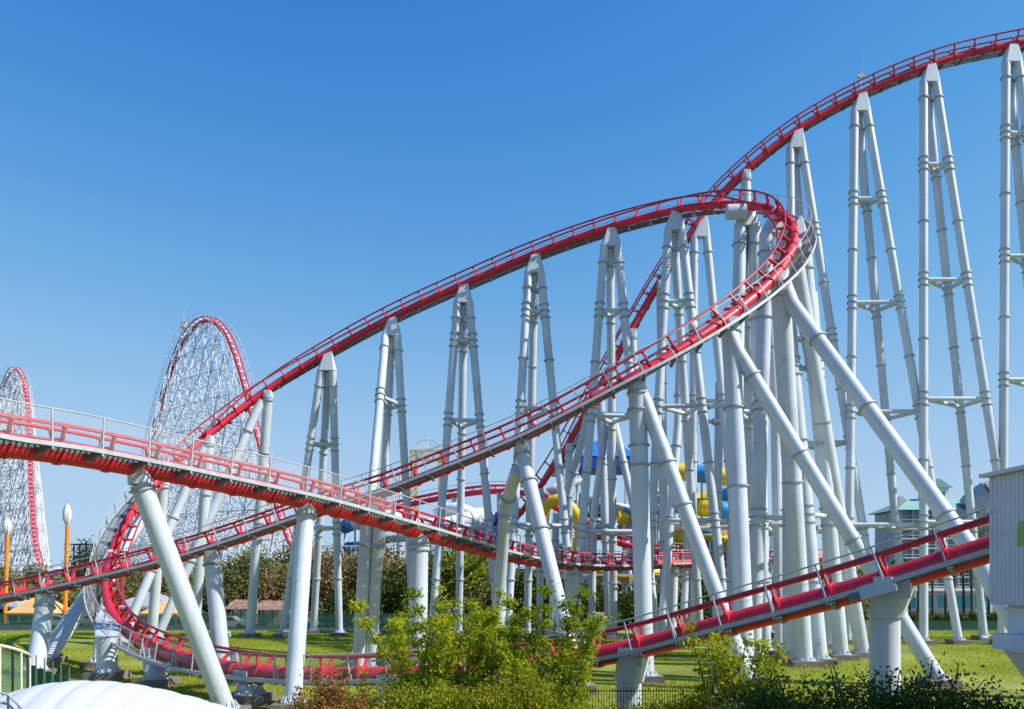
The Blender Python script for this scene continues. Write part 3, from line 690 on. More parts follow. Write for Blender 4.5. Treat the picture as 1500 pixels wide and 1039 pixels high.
# far red track behind, dipping past the water slides
T5 = Track([(560, 748, 150, 0), (610, 737, 146, 0), (661, 727, 142, 0), (705, 721, 138, 0), (745, 720, 134, 0), (775, 724, 131, 0), (800, 735, 128, 0), (830, 754, 126, 0), (860, 774, 124, 0), (895, 791, 123, 0), (940, 805, 122, 0), (1010, 814, 122, 0)], 1.0)
ft = empty('coaster_track', T5.at(0)[0], 'far red coaster track dipping down past the water slides', 'coaster track')
put('spine', MB().tube(T5.line(0, 0, step=1.5), 0.48, 10), 'red', ft)
for sx in (-1, 1): put('rail', MB().tube(T5.line(sx * GA, RH, step=1.5), 0.14, 6), 'red', ft)
for i in range(int(T5.len / 2.4)): put_at('cross_tie', TIE, T5.mtx(i * 2.4 + 1), ft)
put('handrail', MB().tube(T5.line(1.6, 1.5, step=1.5), 0.05, 4), 'steel', ft)
for (u, v) in ((667, 727), (600, 740), (730, 720), (800, 735), (862, 775), (925, 801)):
    p = T5.at(T5.near(u, v))[0]
    so = empty('track_post', Vector((p.x, p.y, 0)), 'thin white post under the far dipping red track', 'post', 'posts under the far red track')
    leg(so, [p + Vector((0, 0, -0.3)), Vector((p.x, p.y, 0))], 0.42, (p.z * 0.5,), n=10)

# ------------------------------------------------------------------ water park
def flume(pts, r, cols, name_lab, seglen=3.0, half=False, n=12, cat='water slide', group=None):
    pts = catmull([Vector(p) for p in pts], 10)
    L = [0]
    for a, b in zip(pts[:-1], pts[1:]): L.append(L[-1] + (b - a).length)
    base = Vector((pts[0].x, pts[0].y, 0)); root = empty('water_slide', base, name_lab, cat, group)
    k = max(1, int(L[-1] / seglen)); arr = np.array(pts)
    for i in range(k):
        q = [Vector([np.interp(L[-1] * (i + j / 4) / k, L, arr[:, c]) for c in range(3)]) for j in range(5)]
        mb = MB()
        if not half:
            mb.tube(q, r, n); mb.tube([q[-1] - (q[-1] - q[-2]).normalized() * 0.12, q[-1]], r * 1.08, n)
        else:
            b0 = 0
            for j, p in enumerate(q):
                t = (q[min(j + 1, 4)] - q[max(j - 1, 0)]).normalized(); x = t.cross(Vector((0, 0, 1))).normalized(); u_ = x.cross(t)
                for m_ in range(9):
                    a = math.pi + math.pi * m_ / 8
                    mb.v.append(p + (x * math.cos(a) + u_ * math.sin(a)) * r)
                for m_ in range(9):
                    a = math.pi + math.pi * (8 - m_) / 8
                    mb.v.append(p + (x * math.cos(a) + u_ * math.sin(a)) * (r - 0.09))
            for j in range(4):
                for m_ in range(18):
                    a = j * 18 + m_; b = j * 18 + (m_ + 1) % 18; mb.f.append((a, b, b + 18, a + 18)); mb.sm.append(True)
        put('slide_section', mb, cols[i % len(cols)], root)
    return root, pts
def posts(root, pts, every, r=0.18, m='white'):
    for i in range(0, len(pts), every):
        p = pts[i]
        if p.z > 1.5: put('post', MB().tube([Vector((p.x, p.y, 0)), p - Vector((0, 0, 0.3))], r, 8), m, root)
def helix(u, d, r, z0, z1, turns, a0=0, ry=1.0):
    c = G(u, d); n = int(turns * 10) + 1
    return [Vector((c.x + r * math.cos(a0 + 2 * math.pi * turns * i / (n - 1)), c.y + r * ry * math.sin(a0 + 2 * math.pi * turns * i / (n - 1)), z0 + (z1 - z0) * i / (n - 1))) for i in range(n)]
rt, pp = flume([P(968, 688, 128), P(985, 690, 126)] + helix(1042, 130, 5.6, 22.2, 9.0, 2.6, a0=-2.2), 1.35, ['yellow', 'yellow', 'blue'], 'winding enclosed water slide in yellow and blue sections', 2.6, n=8)
posts(rt, pp, 22)
rt, pp = flume([P(790, 765, 126), P(800, 742, 124), P(818, 732, 123), P(838, 745, 123), P(849, 772, 124), P(845, 800, 126), P(820, 815, 128)], 0.85, ['yellow'], 'thick yellow curled water slide behind the foot of the drop', 2.2)
posts(rt, pp, 24)
rt, pp = flume([P(520, 765, 138), P(565, 758, 135), P(610, 771, 133), P(660, 768, 132), P(705, 755, 134), P(720, 770, 138), P(690, 785, 142)], 1.3, ['wslide'], 'white water slide winding level behind the crossing tracks', 3.0)
posts(rt, pp, 14)
rt, pp = flume([P(540, 790, 140), P(600, 783, 136), P(650, 790, 134), P(700, 795, 136)], 1.2, ['wslide', 'greyslide'], 'lower white and grey water slide above the brown trees', 3.0, half=True)
posts(rt, pp, 14)
rt, pp = flume(helix(724, 134, 2.2, 17.2, 5.0, 2.0), 1.2, ['dblue'], 'dark blue spiral water slide behind the walkway track', 2.0)
posts(rt, pp, 20)
rt, pp = flume([P(505, 772, 150), P(525, 765, 146), P(545, 780, 144), P(540, 800, 146), P(510, 805, 148)], 1.3, ['dblue', 'blue'], 'small blue water slide glimpsed left of the crossing', 2.4)
posts(rt, pp, 14)
rt, pp = flume([P(790, 815, 120), P(860, 828, 118), P(905, 842, 116), P(948, 838, 116), P(985, 828, 118)], 1.1, ['yellow'], 'open yellow water slide channel below the level walkway track', 3.0, half=True)
posts(rt, pp, 12)
# slide tower with blue roof
tw = empty('slide_tower', G(886, 140), 'open slide tower with a blue hipped roof and grey decks', 'slide tower')
x0, x1 = G(850, 140).x, G(925, 140).x; zt = zpx(675, 140)
for px_ in (x0 + .6, (x0 + x1) / 2, x1 - .6):
    for py in (136.5, 143.5): put('post', MB().beam((px_, py, 0), (px_, py, zt), 0.35, 0.35), 'white', tw)
for z in (7.5, 13, 17.0):
    put('deck', MB().box(((x0 + x1) / 2, 140, z), (x1 - x0 + 2, 9, 0.4)), 'dgrey', tw)
    for yy in (135.6, 144.4): put('deck_railing', MB().beam((x0 - 1, yy, z + 1.2), (x1 + 1, yy, z + 1.2), 0.1, 0.1).beam((x0 - 1, yy, z + .7), (x1 + 1, yy, z + .7), 0.08, 0.08), 'steel', tw)
rz = zpx(648, 140); ov = 0.5
rp = [(x0 - ov, 134.6, zt), (x1 + ov, 134.6, zt), (x1 + ov, 145.4, zt), (x0 - ov, 145.4, zt), (x0 + 2.4, 138.5, rz), (x1 - 3.2, 138.5, rz), (x1 - 3.2, 141.5, rz), (x0 + 2.4, 141.5, rz)]
put('roof', MB().hull([Vector(p) for p in rp]), 'roofblue', tw)
put('roof_fascia', MB().box(((x0 + x1) / 2, 140, zt - 0.95), (x1 - x0 + 0.9, 10.6, 1.75)), 'dblue', tw)
for k, (pts_, r_, c_) in enumerate([([P(845, 700, 136), P(825, 706, 132), P(806, 716, 131), P(800, 728, 134), P(830, 735, 138), P(870, 730, 138)], 1.3, ['greyslide']),
                                    ([P(855, 722, 133), P(890, 735, 131), P(925, 745, 133), P(930, 760, 138), P(900, 766, 140), P(860, 762, 138)], 1.4, ['greyslide', 'wslide']),
                                    ([P(930, 700, 136), P(955, 712, 133), P(965, 730, 134), P(945, 745, 138), P(900, 752, 138)], 1.2, ['greyslide'])]):
    rt, pp = flume(pts_, r_, c_, ['grey water slide curling out left of the blue-roofed tower', 'grey and white water slide sweeping below the blue-roofed tower', 'grey water slide leaving the blue-roofed tower on its yellow slide side'][k], 2.6, half=True)
    posts(rt, pp, 16)
for pts_, r_, c_, hf, lab in [([P(640, 752, 136), P(668, 746, 134), P(694, 756, 133), P(700, 772, 135), P(676, 780, 137), P(650, 776, 138)], 1.1, ['wslide'], False, 'small white coiled water slide behind the far dipping track'),
                              ([P(868, 742, 130), P(900, 738, 128), P(935, 748, 127), P(960, 742, 128), P(978, 752, 130)], 1.0, ['blue', 'greyslide'], True, 'open blue and grey water slide under the grey decks'),
                              ([P(985, 770, 124), P(1020, 764, 122), P(1060, 772, 121), P(1098, 766, 122), P(1130, 776, 124)], 1.1, ['wslide'], True, 'open white water slide below the yellow and blue one'),
                              ([P(1010, 790, 122), P(1040, 783, 120), P(1075, 790, 120), P(1110, 786, 121)], 0.9, ['yellow'], True, 'short open yellow water slide below the white channel'),
                              ([P(690, 800, 132), P(720, 792, 130), P(760, 798, 129), P(800, 792, 129), P(840, 800, 130)], 1.0, ['blue'], True, 'open blue water slide glimpsed between the tower legs')]:
    rt, pp = flume(pts_, r_, c_, lab, 2.4, half=hf); posts(rt, pp, 10)
yb = empty('slide_hopper', P(914, 768, 128) - Vector((0, 0, 3)), 'small bright yellow slide mouth under the grey slides', 'water slide')
put('mouth', MB().tube([P(905, 756, 128), P(920, 756, 128)], [1.6, 1.2], 10), 'yellow', yb)
put('post', MB().tube([G(914, 128), P(914, 764, 128)], 0.3, 8), 'white', yb)
# white truss bridge on the ground behind
def truss(u0, u1, v0, v1, d, label):
    a, b = G(u0, d).x, G(u1, d).x; zl, zh = zpx(v1, d), zpx(v0, d)
    rt = empty('truss_frame', Vector(((a + b) / 2, d, 0)), label, 'truss'); n = int((b - a) / 2.2)
    for z in (zl, zh): put('chord', MB().beam((a, d, z), (b, d, z), 0.22, 0.22), 'white', rt)
    for i in range(n + 1):
        x = a + (b - a) * i / n; put('upright', MB().beam((x, d - .13, zl), (x, d - .13, zh), 0.12, 0.16), 'white', rt)
        if i < n:
            x2 = a + (b - a) * (i + 1) / n
            put('diagonal', MB().beam((x, d + .14, zl if i % 2 else zh), (x2, d + .14, zh if i % 2 else zl), 0.10, 0.14), 'white', rt)
    for i in (0, n // 2, n):
        x = a + (b - a) * i / n; put('leg', MB().beam((x, d + .3, 0), (x, d + .3, zl), 0.3, 0.3), 'white', rt)
truss(845, 1000, 842, 868, 112, 'white triangulated truss frame standing behind the level track')
truss(470, 560, 800, 826, 128, 'white triangulated truss frame above the brown trees')
kb = empty('service_cabin', G(878, 96), 'pale service cabinet with three tall doors behind the columns', 'cabinet')
put('body', MB().box(G(878, 96) + Vector((0, 0, 1.1)), (2.6, 1.6, 2.2)), 'white', kb)
for i in range(3): put('door', MB().box(G(878, 96) + Vector((-0.85 + i * 0.85, -0.82, 1.1)), (0.74, 0.05, 1.9)), 'steel', kb)

# ------------------------------------------------------------------ gate ride far behind
gd = 220; gx0, gx1 = G(606, gd).x, G(647, gd).x; gz = zpx(660, gd)
gr = empty('gate_ride', Vector(((gx0 + gx1) / 2, gd, 0)), 'far cream and yellow portal ride with a white half wheel on top', 'ride')
for x in (gx0, gx1):
    mb = MB()
    for dx in (-.75, .75):
        for dy in (-.75, .75): mb.beam((x + dx, gd + dy, 0), (x + dx, gd + dy, gz), 0.32, 0.32)
    z = 0
    while z + 1.6 < gz:
        for dy in (-.75, .75): mb.beam((x - .75, gd + dy, z), (x + .75, gd + dy, z + 1.6), 0.2, 0.2)
        for dx in (-.75, .75): mb.beam((x + dx, gd - .75, z + 1.6), (x + dx, gd + .75, z), 0.2, 0.2)
        z += 1.6
    put('tower_leg', mb, 'gold', gr)
mb = MB()
for dz in (0, -2.6):
    for dy in (-.8, .8): mb.beam((gx0 - 1.1, gd + dy, gz + dz), (gx1 + 1.1, gd + dy, gz + dz), 0.4, 0.4)
for i in range(7):
    xa = gx0 + (gx1 - gx0) * i / 7; xb = gx0 + (gx1 - gx0) * (i + 1) / 7
    for dy in (-.8, .8): mb.beam((xa, gd + dy, gz - (2.6 if i % 2 else 0)), (xb, gd + dy, gz - (0 if i % 2 else 2.6)), 0.25, 0.25)
put('top_beam', mb, 'cream', gr)
put('name_board', MB().box(((gx0 + gx1) / 2, gd - 1.1, gz - 1.3), (4.6, 0.15, 1.3)), 'cream', gr)
mb = MB(); cx = (gx0 + gx1) / 2
mb.tube([Vector((cx + 3.6 * math.cos(a * math.pi / 14), gd, gz + 0.4 + 2.5 * math.sin(a * math.pi / 14))) for a in range(15)], 0.14, 5)
for a in range(1, 14, 2): mb.tube([Vector((cx, gd, gz + .4)), Vector((cx + 3.6 * math.cos(a * math.pi / 14), gd, gz + .4 + 2.5 * math.sin(a * math.pi / 14)))], 0.06, 4)
mb.tube([Vector((cx, gd, gz + .4)), Vector((cx, gd, gz + 4.6))], 0.1, 4)
put('half_wheel', mb, 'lattice', gr)
for u, v, d in ((568, 690, 240), (577, 684, 242), (586, 692, 244), (561, 700, 238)):
    p = P(u, v, d); o = empty('flag_pole', Vector((p.x, p.y, 0)), 'slim pale pole in the cluster left of the portal ride', 'pole', 'poles left of the portal ride')
    put('shaft', MB().tube([Vector((p.x, p.y, 0)), p], 0.22, 6), 'lattice', o)
    put('crosspiece', MB().beam(p + Vector((-1.2, 0, -1)), p + Vector((1.2, 0, -1)), 0.25, 0.6), 'lattice', o)

# ------------------------------------------------------------------ hotel, tube slide, pool house on the right
hd = 262; hx0, hx1 = G(1318, hd).x, G(1452, hd).x; hz = zpx(748, hd)
ho = empty('hotel', Vector(((hx0 + hx1) / 2, hd + 9, 0)), 'grey hotel block with green hipped roof and raised roof house', 'hotel')
put('wall', MB().box(((hx0 + hx1) / 2, hd + 9, hz / 2), (hx1 - hx0, 18, hz)), 'hwall', ho)
nst = 9; nb = 8
for s_ in range(nst):
    z = hz * (s_ + 0.5) / nst
    put('balcony_slab', MB().box(((hx0 + hx1) / 2, hd - 0.6, hz * s_ / nst + 0.15), (hx1 - hx0 + 0.8, 1.4, 0.32)), 'wall', ho)
    put('balcony_rail', MB().beam((hx0 - .3, hd - 1.25, hz * s_ / nst + 1.2), (hx1 + .3, hd - 1.25, hz * s_ / nst + 1.2), 0.12, 0.14), 'wall', ho)
    for i in range(nb):
        x = hx0 + (hx1 - hx0) * (i + 0.5) / nb
        put('window', MB().box((x, hd - 0.04, z + 0.1), ((hx1 - hx0) / nb * 0.80, 0.12, hz / nst * 0.70)), 'hglass', ho)
    for j in range(4): put('window', MB().box((hx0 - 0.04, hd + 2.2 + j * 4.5, z + 0.1), (0.12, 3.4, hz / nst * 0.66)), 'hglass', ho)
for i in range(nb + 1):
    put('balcony_fin', MB().box((hx0 + (hx1 - hx0) * i / nb, hd - 0.55, hz / 2), (0.3, 1.3, hz)), 'hwall', ho)
rf = put('roof', MB().hull([Vector(p) for p in [(hx0 - 2, hd - 2.2, hz + .1), (hx1 + 2, hd - 2.2, hz + .1), (hx1 + 2, hd + 20, hz + .1), (hx0 - 2, hd + 20, hz + .1), (hx0 + 6, hd + 7, zpx(728, hd)), (hx1 - 4, hd + 7, zpx(728, hd)), (hx1 - 4, hd + 11, zpx(728, hd)), (hx0 + 6, hd + 11, zpx(728, hd))]]), 'teal', ho)
kx0, kx1 = G(1370, hd).x, G(1402, hd).x; kz0, kz1, kz2 = zpx(733, hd), zpx(716, hd), zpx(703, hd)
put('roof_house', MB().box(((kx0 + kx1) / 2, hd + 8, (kz0 + kz1) / 2), (kx1 - kx0, 6, kz1 - kz0 + 2)), 'wall', ho)
put('roof_house_top', MB().prism([(-4.4, 0), (4.4, 0), (0, kz2 - kz1)], 8, origin=((kx0 + kx1) / 2, hd + 8, kz1 + .9)), 'teal', ho)
put('roof_house_window', MB().box(((kx0 + kx1) / 2, hd + 4.96, (kz0 + kz1) / 2 + .5), (4.4, 0.1, 1.6)), 'hglass', ho)
put('chimney', MB().box((G(1318, hd).x + 1.5, hd + 3, hz + 2.2), (1.6, 1.6, 5)), 'hwall', ho)
rt, pp = flume([P(1426, 790, 190), P(1420, 770, 188), P(1424, 745, 186), P(1440, 730, 185), P(1462, 722, 184), P(1500, 716, 184), P(1550, 716, 186)], 3.2, ['tubeg'], 'huge grey-green tube slide bending beside the hotel', 4.0, n=16)
posts(rt, pp, 18, 0.35, 'steel')
rt, pp = flume([P(1400, 772, 182), P(1440, 764, 180), P(1490, 768, 180), P(1540, 764, 182)], 2.2, ['greyslide', 'tubeg'], 'lower grey open slide channel beside the hotel', 4.0, half=True)
posts(rt, pp, 12, 0.3, 'steel')
ph = empty('pool_house', G(1372, 150), 'low white pool house with turquoise panels behind the palms', 'building')
pc = G(1372, 150)
put('wall', MB().box(pc + Vector((0, 0, 1.9)), (17, 6, 3.8)), 'wall', ph); put('roof', MB().box(pc + Vector((0, -0.4, 4.0)), (18.4, 7.6, 0.35)), 'wall', ph)
for i in range(5): put('panel', MB().box(pc + Vector((-6.6 + i * 3.3, -3.04, 1.9)), (2.6, 0.1, 2.3)), 'turq', ph)

# ------------------------------------------------------------------ vegetation
def leaf_mesh(name, pos, size, m, flat=0.0, aspect=0.55):
    n = len(pos)
    a = rng.normal(size=(n, 3)); a /= np.linalg.norm(a, axis=1, keepdims=True)
    b = rng.normal(size=(n, 3)); b[:, 2] += flat * 2
    b -= a * (a * b).sum(1, keepdims=True); b /= np.linalg.norm(b, axis=1, keepdims=True)
    c = np.cross(a, b)
    sz = size * rng.uniform(0.6, 1.3, (n, 1))
    p0 = pos - a * sz; p1 = pos + b * 0.0 + np.cross(a, b) * sz * aspect; p2 = pos + a * sz; p3 = pos - c * sz * aspect
    p1 = p1 + b * sz * 0.22; p3 = p3 + b * sz * 0.22
    v = np.stack([p0, p1, p2, p3], 1).reshape(-1, 3)
    me = bpy.data.meshes.new(name); me.vertices.add(4 * n); me.vertices.foreach_set('co', v.astype(np.float32).ravel())
    i = np.arange(n) * 4
    tri = np.stack([i, i + 1, i + 2, i, i + 2, i + 3], 1).ravel()
    me.loops.add(6 * n); me.loops.foreach_set('vertex_index', tri.astype(np.int32))
    me.polygons.add(2 * n); me.polygons.foreach_set('loop_start', (np.arange(2 * n) * 3).astype(np.int32))
    me.polygons.foreach_set('loop_total', np.full(2 * n, 3, np.int32)); me.update(calc_edges=True); me.validate()
    me.materials.append(M[m]); return me
def put_leaves(name, pos, size, m, parent, **k):
    off = np.array(wloc(parent)); o = bpy.data.objects.new(name, leaf_mesh(name, pos - off, size, m, **k)); C.objects.link(o); o.parent = parent; return o
def branch_path(a, d, L, wob, n=6):
    pts = [Vector(a)]; d = Vector(d).normalized()
    for i in range(n):
        d = (d + Vector((random.gauss(0, wob), random.gauss(0, wob), random.gauss(0.03, wob * .6)))).normalized()
        pts.append(pts[-1] + d * (L / n))
    return pts
def shrub(base, h, wd, label, m, n_leaf, stems=6, leaf=0.11, name='shrub', cat='shrub', group=None, low=0.12, bare=0.0, spread=0.5, tw=0.27):
    base = Vector(base); root = empty(name, base, label, cat, group)
    mb = MB(); tips = []
    for s_ in range(stems):
        an = random.uniform(0, 2 * math.pi); rr = random.uniform(0, wd * 0.22)
        st = base + Vector((math.cos(an) * rr, math.sin(an) * rr, -0.05))
        hh = h * random.uniform(0.62, 1.0)
        pa = branch_path(st, (math.cos(an) * spread * wd / h, math.sin(an) * spread * wd / h, 1), hh, 0.10, 9)
        mb.tube(pa, [0.045 * (1 - 0.8 * i / 9) * (h / 4) ** .5 + 0.006 for i in range(10)], 6)
        for i in range(2, 10):
            if pa[i].z - base.z < h * low: continue
            for _ in range(2):
                bl = random.uniform(0.25, 0.6) * wd * 0.5 * (1.15 - i / 14)
                a2 = random.uniform(0, 2 * math.pi)
                br = branch_path(pa[i], (math.cos(a2), math.sin(a2), random.uniform(0.1, 0.8)), bl, 0.2, 4)
                mb.tube(br, [0.016, 0.013, 0.010, 0.007, 0.004], 4, cap=False)
                tips += br[1:] + ([pa[i]] if i > 4 else [])
    put('stems', mb, 'bark', root)
    t = np.array([list(p) for p in tips]); wt = rng.uniform(0.05, 1.0, len(t)) ** 1.6
    idx = rng.choice(len(t), n_leaf, p=wt / wt.sum())
    pos = t[idx] + rng.normal(size=(n_leaf, 3)) * tw * np.array([0.55, 0.55, 0.42])
    pos[:, 2] = np.maximum(pos[:, 2], base.z + 0.05)
    put_leaves('foliage', pos, leaf, m, root)
    return root
def bush(base, rx, ry, h, label, m, n_leaf, leaf=0.10, name='bush', cat='bush', group=None, clumps=26, trunk=0.0):
    """rounded plant of leaf clumps with gaps; trunk > 0 makes a tree whose crown starts there"""
    base = Vector(base); root = empty(name, base, label, cat, group)
    cs = []
    for i in range(clumps):
        a = random.uniform(0, 2 * math.pi); q = random.random() ** 0.55; zz = random.random()
        prof = (1 - abs(zz - 0.42) * 1.35) if trunk > 0 else (1 - zz * 0.75)
        cs.append(base + Vector((math.cos(a) * rx * q * max(prof, .25), math.sin(a) * ry * q * max(prof, .25), trunk + (h - trunk) * (0.06 + 0.88 * zz))))
    mb = MB(); top = base + Vector((0, 0, trunk + (h - trunk) * 0.55))
    if trunk > 0: mb.tube([base - Vector((0, 0, .05)), base + Vector((random.gauss(0, .1), 0, trunk)), top], [0.05 * h ** .6 + .05, 0.04 * h ** .6 + .03, 0.03], 7)
    for c in cs:
        s0 = base + Vector((0, 0, random.uniform(trunk * .8, trunk + (h - trunk) * .35)))
        mid = (s0 + c) / 2 + Vector((random.gauss(0, .15), random.gauss(0, .15), random.uniform(0, .3)))
        mb.tube([s0, mid, c], [0.035 + 0.006 * h, 0.02 + .004 * h, 0.008], 5, cap=False)
    put('trunk' if trunk > 0 else 'stems', mb, 'bark', root)
    ca = np.array([list(c) for c in cs]); idx = rng.integers(0, len(ca), n_leaf)
    rad = (rx + h * .35) * 0.24 * rng.uniform(0.6, 1.35, len(ca))
    pos = ca[idx] + rng.normal(size=(n_leaf, 3)) * rad[idx][:, None] * np.array([0.62, 0.62, 0.5])
    pos[:, 2] = np.maximum(pos[:, 2], base.z + 0.03)
    put_leaves('crown' if trunk > 0 else 'foliage', pos, leaf, m, root)
    return root

# foreground shrubs
fg = 'bright shrubs in front of the low track'
shrub(G(610, 29.5), 6.4, 1.7, 'tall yellow-green shrub with loose leafy tips against the stout column', 'lf_bright', 7200, 7, 0.07, group=fg)
shrub(G(662, 30.5), 6.2, 2.5, 'widest yellow-green shrub with golden leaves between the two tall ones', 'lf_bright', 13500, 9, 0.07, group=fg)
shrub(G(703, 32), 6.5, 1.9, 'slender olive shrub with thin bare twigs behind the widest yellow-green shrub', 'lf_bright', 3200, 8, 0.075, group=fg)
shrub(G(795, 30), 6.4, 2.1, 'dense mid-green shrub with a rounded top beside the leaning column', 'lf_mid', 13000, 9, 0.07, group=fg)
shrub(G(745, 29), 3.6, 2.2, 'lower mid-green shrub filling the gap between the tall shrubs', 'lf_mid', 11000, 9, 0.07, group=fg)
shrub(G(838, 31), 4.3, 1.5, 'open green shrub with reddish leaves next to the iron fence', 'lf_mid', 5000, 7, 0.066, group=fg)
shrub(G(640, 28), 3.3, 2.6, 'bushy bright green growth at the foot of the yellow-green shrubs', 'lf_mid', 12000, 9, 0.07, group=fg)
shrub(G(498, 27), 3.6, 1.9, 'rust-leaved shrub in front of the netted low track', 'lf_rust', 5200, 10, 0.06, group=fg)
shrub(G(462, 27.5), 3.5, 1.2, 'small thin rust and green shrub by the graffiti column', 'lf_rust', 1400, 6, 0.075, group=fg)
shrub(G(552, 30), 3.0, 2.0, 'twiggy half-bare shrub between the rust one and the yellow-green ones', 'lf_mid', 1700, 9, 0.075, group=fg)
shrub(G(1048, 27), 5.0, 1.7, 'airy upright shrub in front of the climbing low track', 'lf_bright', 3600, 8, 0.075, group=fg)
shrub(G(1092, 27.5), 4.6, 2.1, 'twiggy yellow-green shrub with dark bare stems over the white column foot', 'lf_bright', 3000, 10, 0.075, group=fg)
shrub(G(1140, 27.5), 3.9, 1.9, 'thin sprawling shrub with small yellow leaves at the edge of the dark hedge', 'lf_bright', 1500, 9, 0.07, group=fg)
ORD_ = ['first', 'second', 'third', 'fourth', 'fifth', 'sixth', 'seventh', 'eighth', 'ninth', 'tenth', 'eleventh', 'twelfth', 'thirteenth', 'fourteenth', 'fifteenth', 'sixteenth']
hg = 'hedge bushes along the front edge'
for k, (u, d, h, wd, m, nl) in enumerate([(450, 29, 1.55, 1.5, 'lf_hedge', 3000), (520, 28.5, 1.75, 1.6, 'lf_hedge', 3200), (585, 27.5, 1.75, 1.7, 'lf_hedge', 3400), (650, 27, 1.65, 1.8, 'lf_hedge', 3600), (712, 27, 1.9, 1.8, 'lf_hedge', 3600), (775, 27, 2.0, 1.8, 'lf_hedge', 3600),
                                          (838, 27.5, 1.8, 1.8, 'lf_hedge', 3400), (900, 28, 1.7, 1.7, 'lf_hedge', 3200), (958, 28.5, 1.7, 1.7, 'lf_hedge', 3200), (1015, 28.5, 2.1, 1.8, 'lf_hedge', 3600)]):
    bush(G(u, d), wd, 1.5, h + (0.15 if u < 560 else 0.75 if u < 830 else 0.1), ORD_[k] + ' low olive hedge bush in the row, counted from the graffiti column', m, nl * 2, 0.06, group=hg, clumps=60)
for k, (u, d, h) in enumerate([(1075, 24.5, 2.5), (1128, 24.5, 2.75), (1182, 24.5, 3.0), (1236, 24.2, 3.1), (1290, 24, 3.2), (1342, 23.8, 3.2), (1394, 23.6, 3.2), (1446, 23.2, 3.0), (1500, 22.6, 2.9)]):
    bush(G(u, d), 1.45, 1.3, h, ['last', 'eighth', 'seventh', 'sixth', 'fifth', 'fourth', 'third', 'second', 'first'][k] + ' dark green hedge bush in the row, counted from the station pier', 'lf_dark', 4200, 0.07, group='dark hedge bushes at the right', clumps=34)
mb_r = random.Random(3)
for k, (u, d) in enumerate([(1262, 25.2), (1290, 25.4), (1314, 25.2), (1345, 25.6), (1120, 26), (1080, 26)]):
    shrub(G(u, d), 4.0, 1.4, 'bare twiggy branches arching up out of the hedge ' + ['left of the big pedestal', 'before the big pedestal', 'right beside the big pedestal', 'by the slanting brace foot', 'beside the thin sprawling shrub', 'beside the airy upright shrub'][k], 'lf_dark', 260, 9, 0.06, name='twiggy_shrub', group='bare twigs rising from the hedge', low=0.5)

# trees beyond the lawn
tg = 'trees beyond the green fence'
ORD = ['first', 'second', 'third', 'fourth', 'fifth', 'sixth', 'seventh', 'eighth', 'ninth', 'tenth', 'eleventh', 'twelfth', 'thirteenth', 'fourteenth', 'fifteenth', 'sixteenth', 'seventeenth', 'eighteenth', 'nineteenth', 'twentieth', 'last']
cnt = [0, 0, 0, 0]
def tree_label(k):
    o_ = ORD[min(cnt[k], 20)]; cnt[k] += 1
    return [o_ + ' olive-green tree listed from the terracotta stalls, beyond the mesh fence', o_ + ' russet-brown autumn tree from the terracotta stalls, behind the lawn',
            o_ + ' dark evergreen from the terracotta stalls, close behind the lawn', 'dark conifer by the black steel frame'][k].replace('listed ', '')
for k, (u, d, v, wd, m, lab) in enumerate([
    (335, 118, 826, 5.0, 'lf_olive', 0), (372, 122, 822, 5.5, 'lf_brown', 1), (405, 118, 828, 5.0, 'lf_brown', 1), (437, 120, 822, 5.0, 'lf_brown', 1), (478, 120, 826, 5.2, 'lf_brown', 1),
    (512, 116, 822, 5.2, 'lf_brown', 1), (556, 118, 815, 5.5, 'lf_brown', 1), (592, 114, 818, 5.0, 'lf_brown', 1), (640, 112, 806, 5.4, 'lf_brown', 1), (682, 114, 812, 5.6, 'lf_brown', 1), (716, 112, 822, 4.6, 'lf_olive', 0),
    (505, 106, 866, 3.2, 'lf_dark', 2), (586, 105, 858, 3.4, 'lf_dark', 2), (615, 106, 852, 3.4, 'lf_dark', 2), (380, 128, 806, 4, 'lf_olive', 0), (440, 132, 812, 4, 'lf_olive', 0),
    (210, 126, 850, 4.5, 'lf_olive', 0), (250, 128, 846, 4.5, 'lf_olive', 0), (90, 124, 868, 5.0, 'lf_olive', 0), (130, 128, 856, 5, 'lf_olive', 0), (25, 126, 874, 5, 'lf_olive', 0), (170, 124, 862, 4.5, 'lf_olive', 0), (290, 122, 842, 4.5, 'lf_olive', 0),
    (128, 170, 808, 4.0, 'lf_dark', 3), (770, 108, 846, 4.5, 'lf_dark', 2), (815, 106, 862, 4.0, 'lf_dark', 2), (870, 104, 870, 4.0, 'lf_dark', 2), (925, 106, 858, 4.5, 'lf_dark', 2), (975, 108, 850, 4.5, 'lf_dark', 2),
    (1030, 110, 842, 4.5, 'lf_dark', 2), (1085, 112, 838, 4.8, 'lf_dark', 2), (1140, 114, 846, 4.5, 'lf_dark', 2), (1190, 116, 832, 4.6, 'lf_dark', 2), (1225, 118, 828, 4.6, 'lf_dark', 2), (1262, 122, 838, 4.5, 'lf_dark', 2)]):
    hh = zpx(v, d) * random.uniform(0.72, 1.16); m = random.choice([m, m, m, 'lf_olive', 'lf_mid' if lab == 1 else m]); wd *= random.uniform(0.8, 1.15)
    bush(G(u, d + random.uniform(-3, 3)), wd, wd * .8, hh, tree_label(lab), m, 4200, 0.26,
         name='tree', cat='tree', group=tg + [' olive', ' russet', ' evergreen', ' conifer'][lab], clumps=40, trunk=hh * (0.3 if lab < 2 else 0.08))
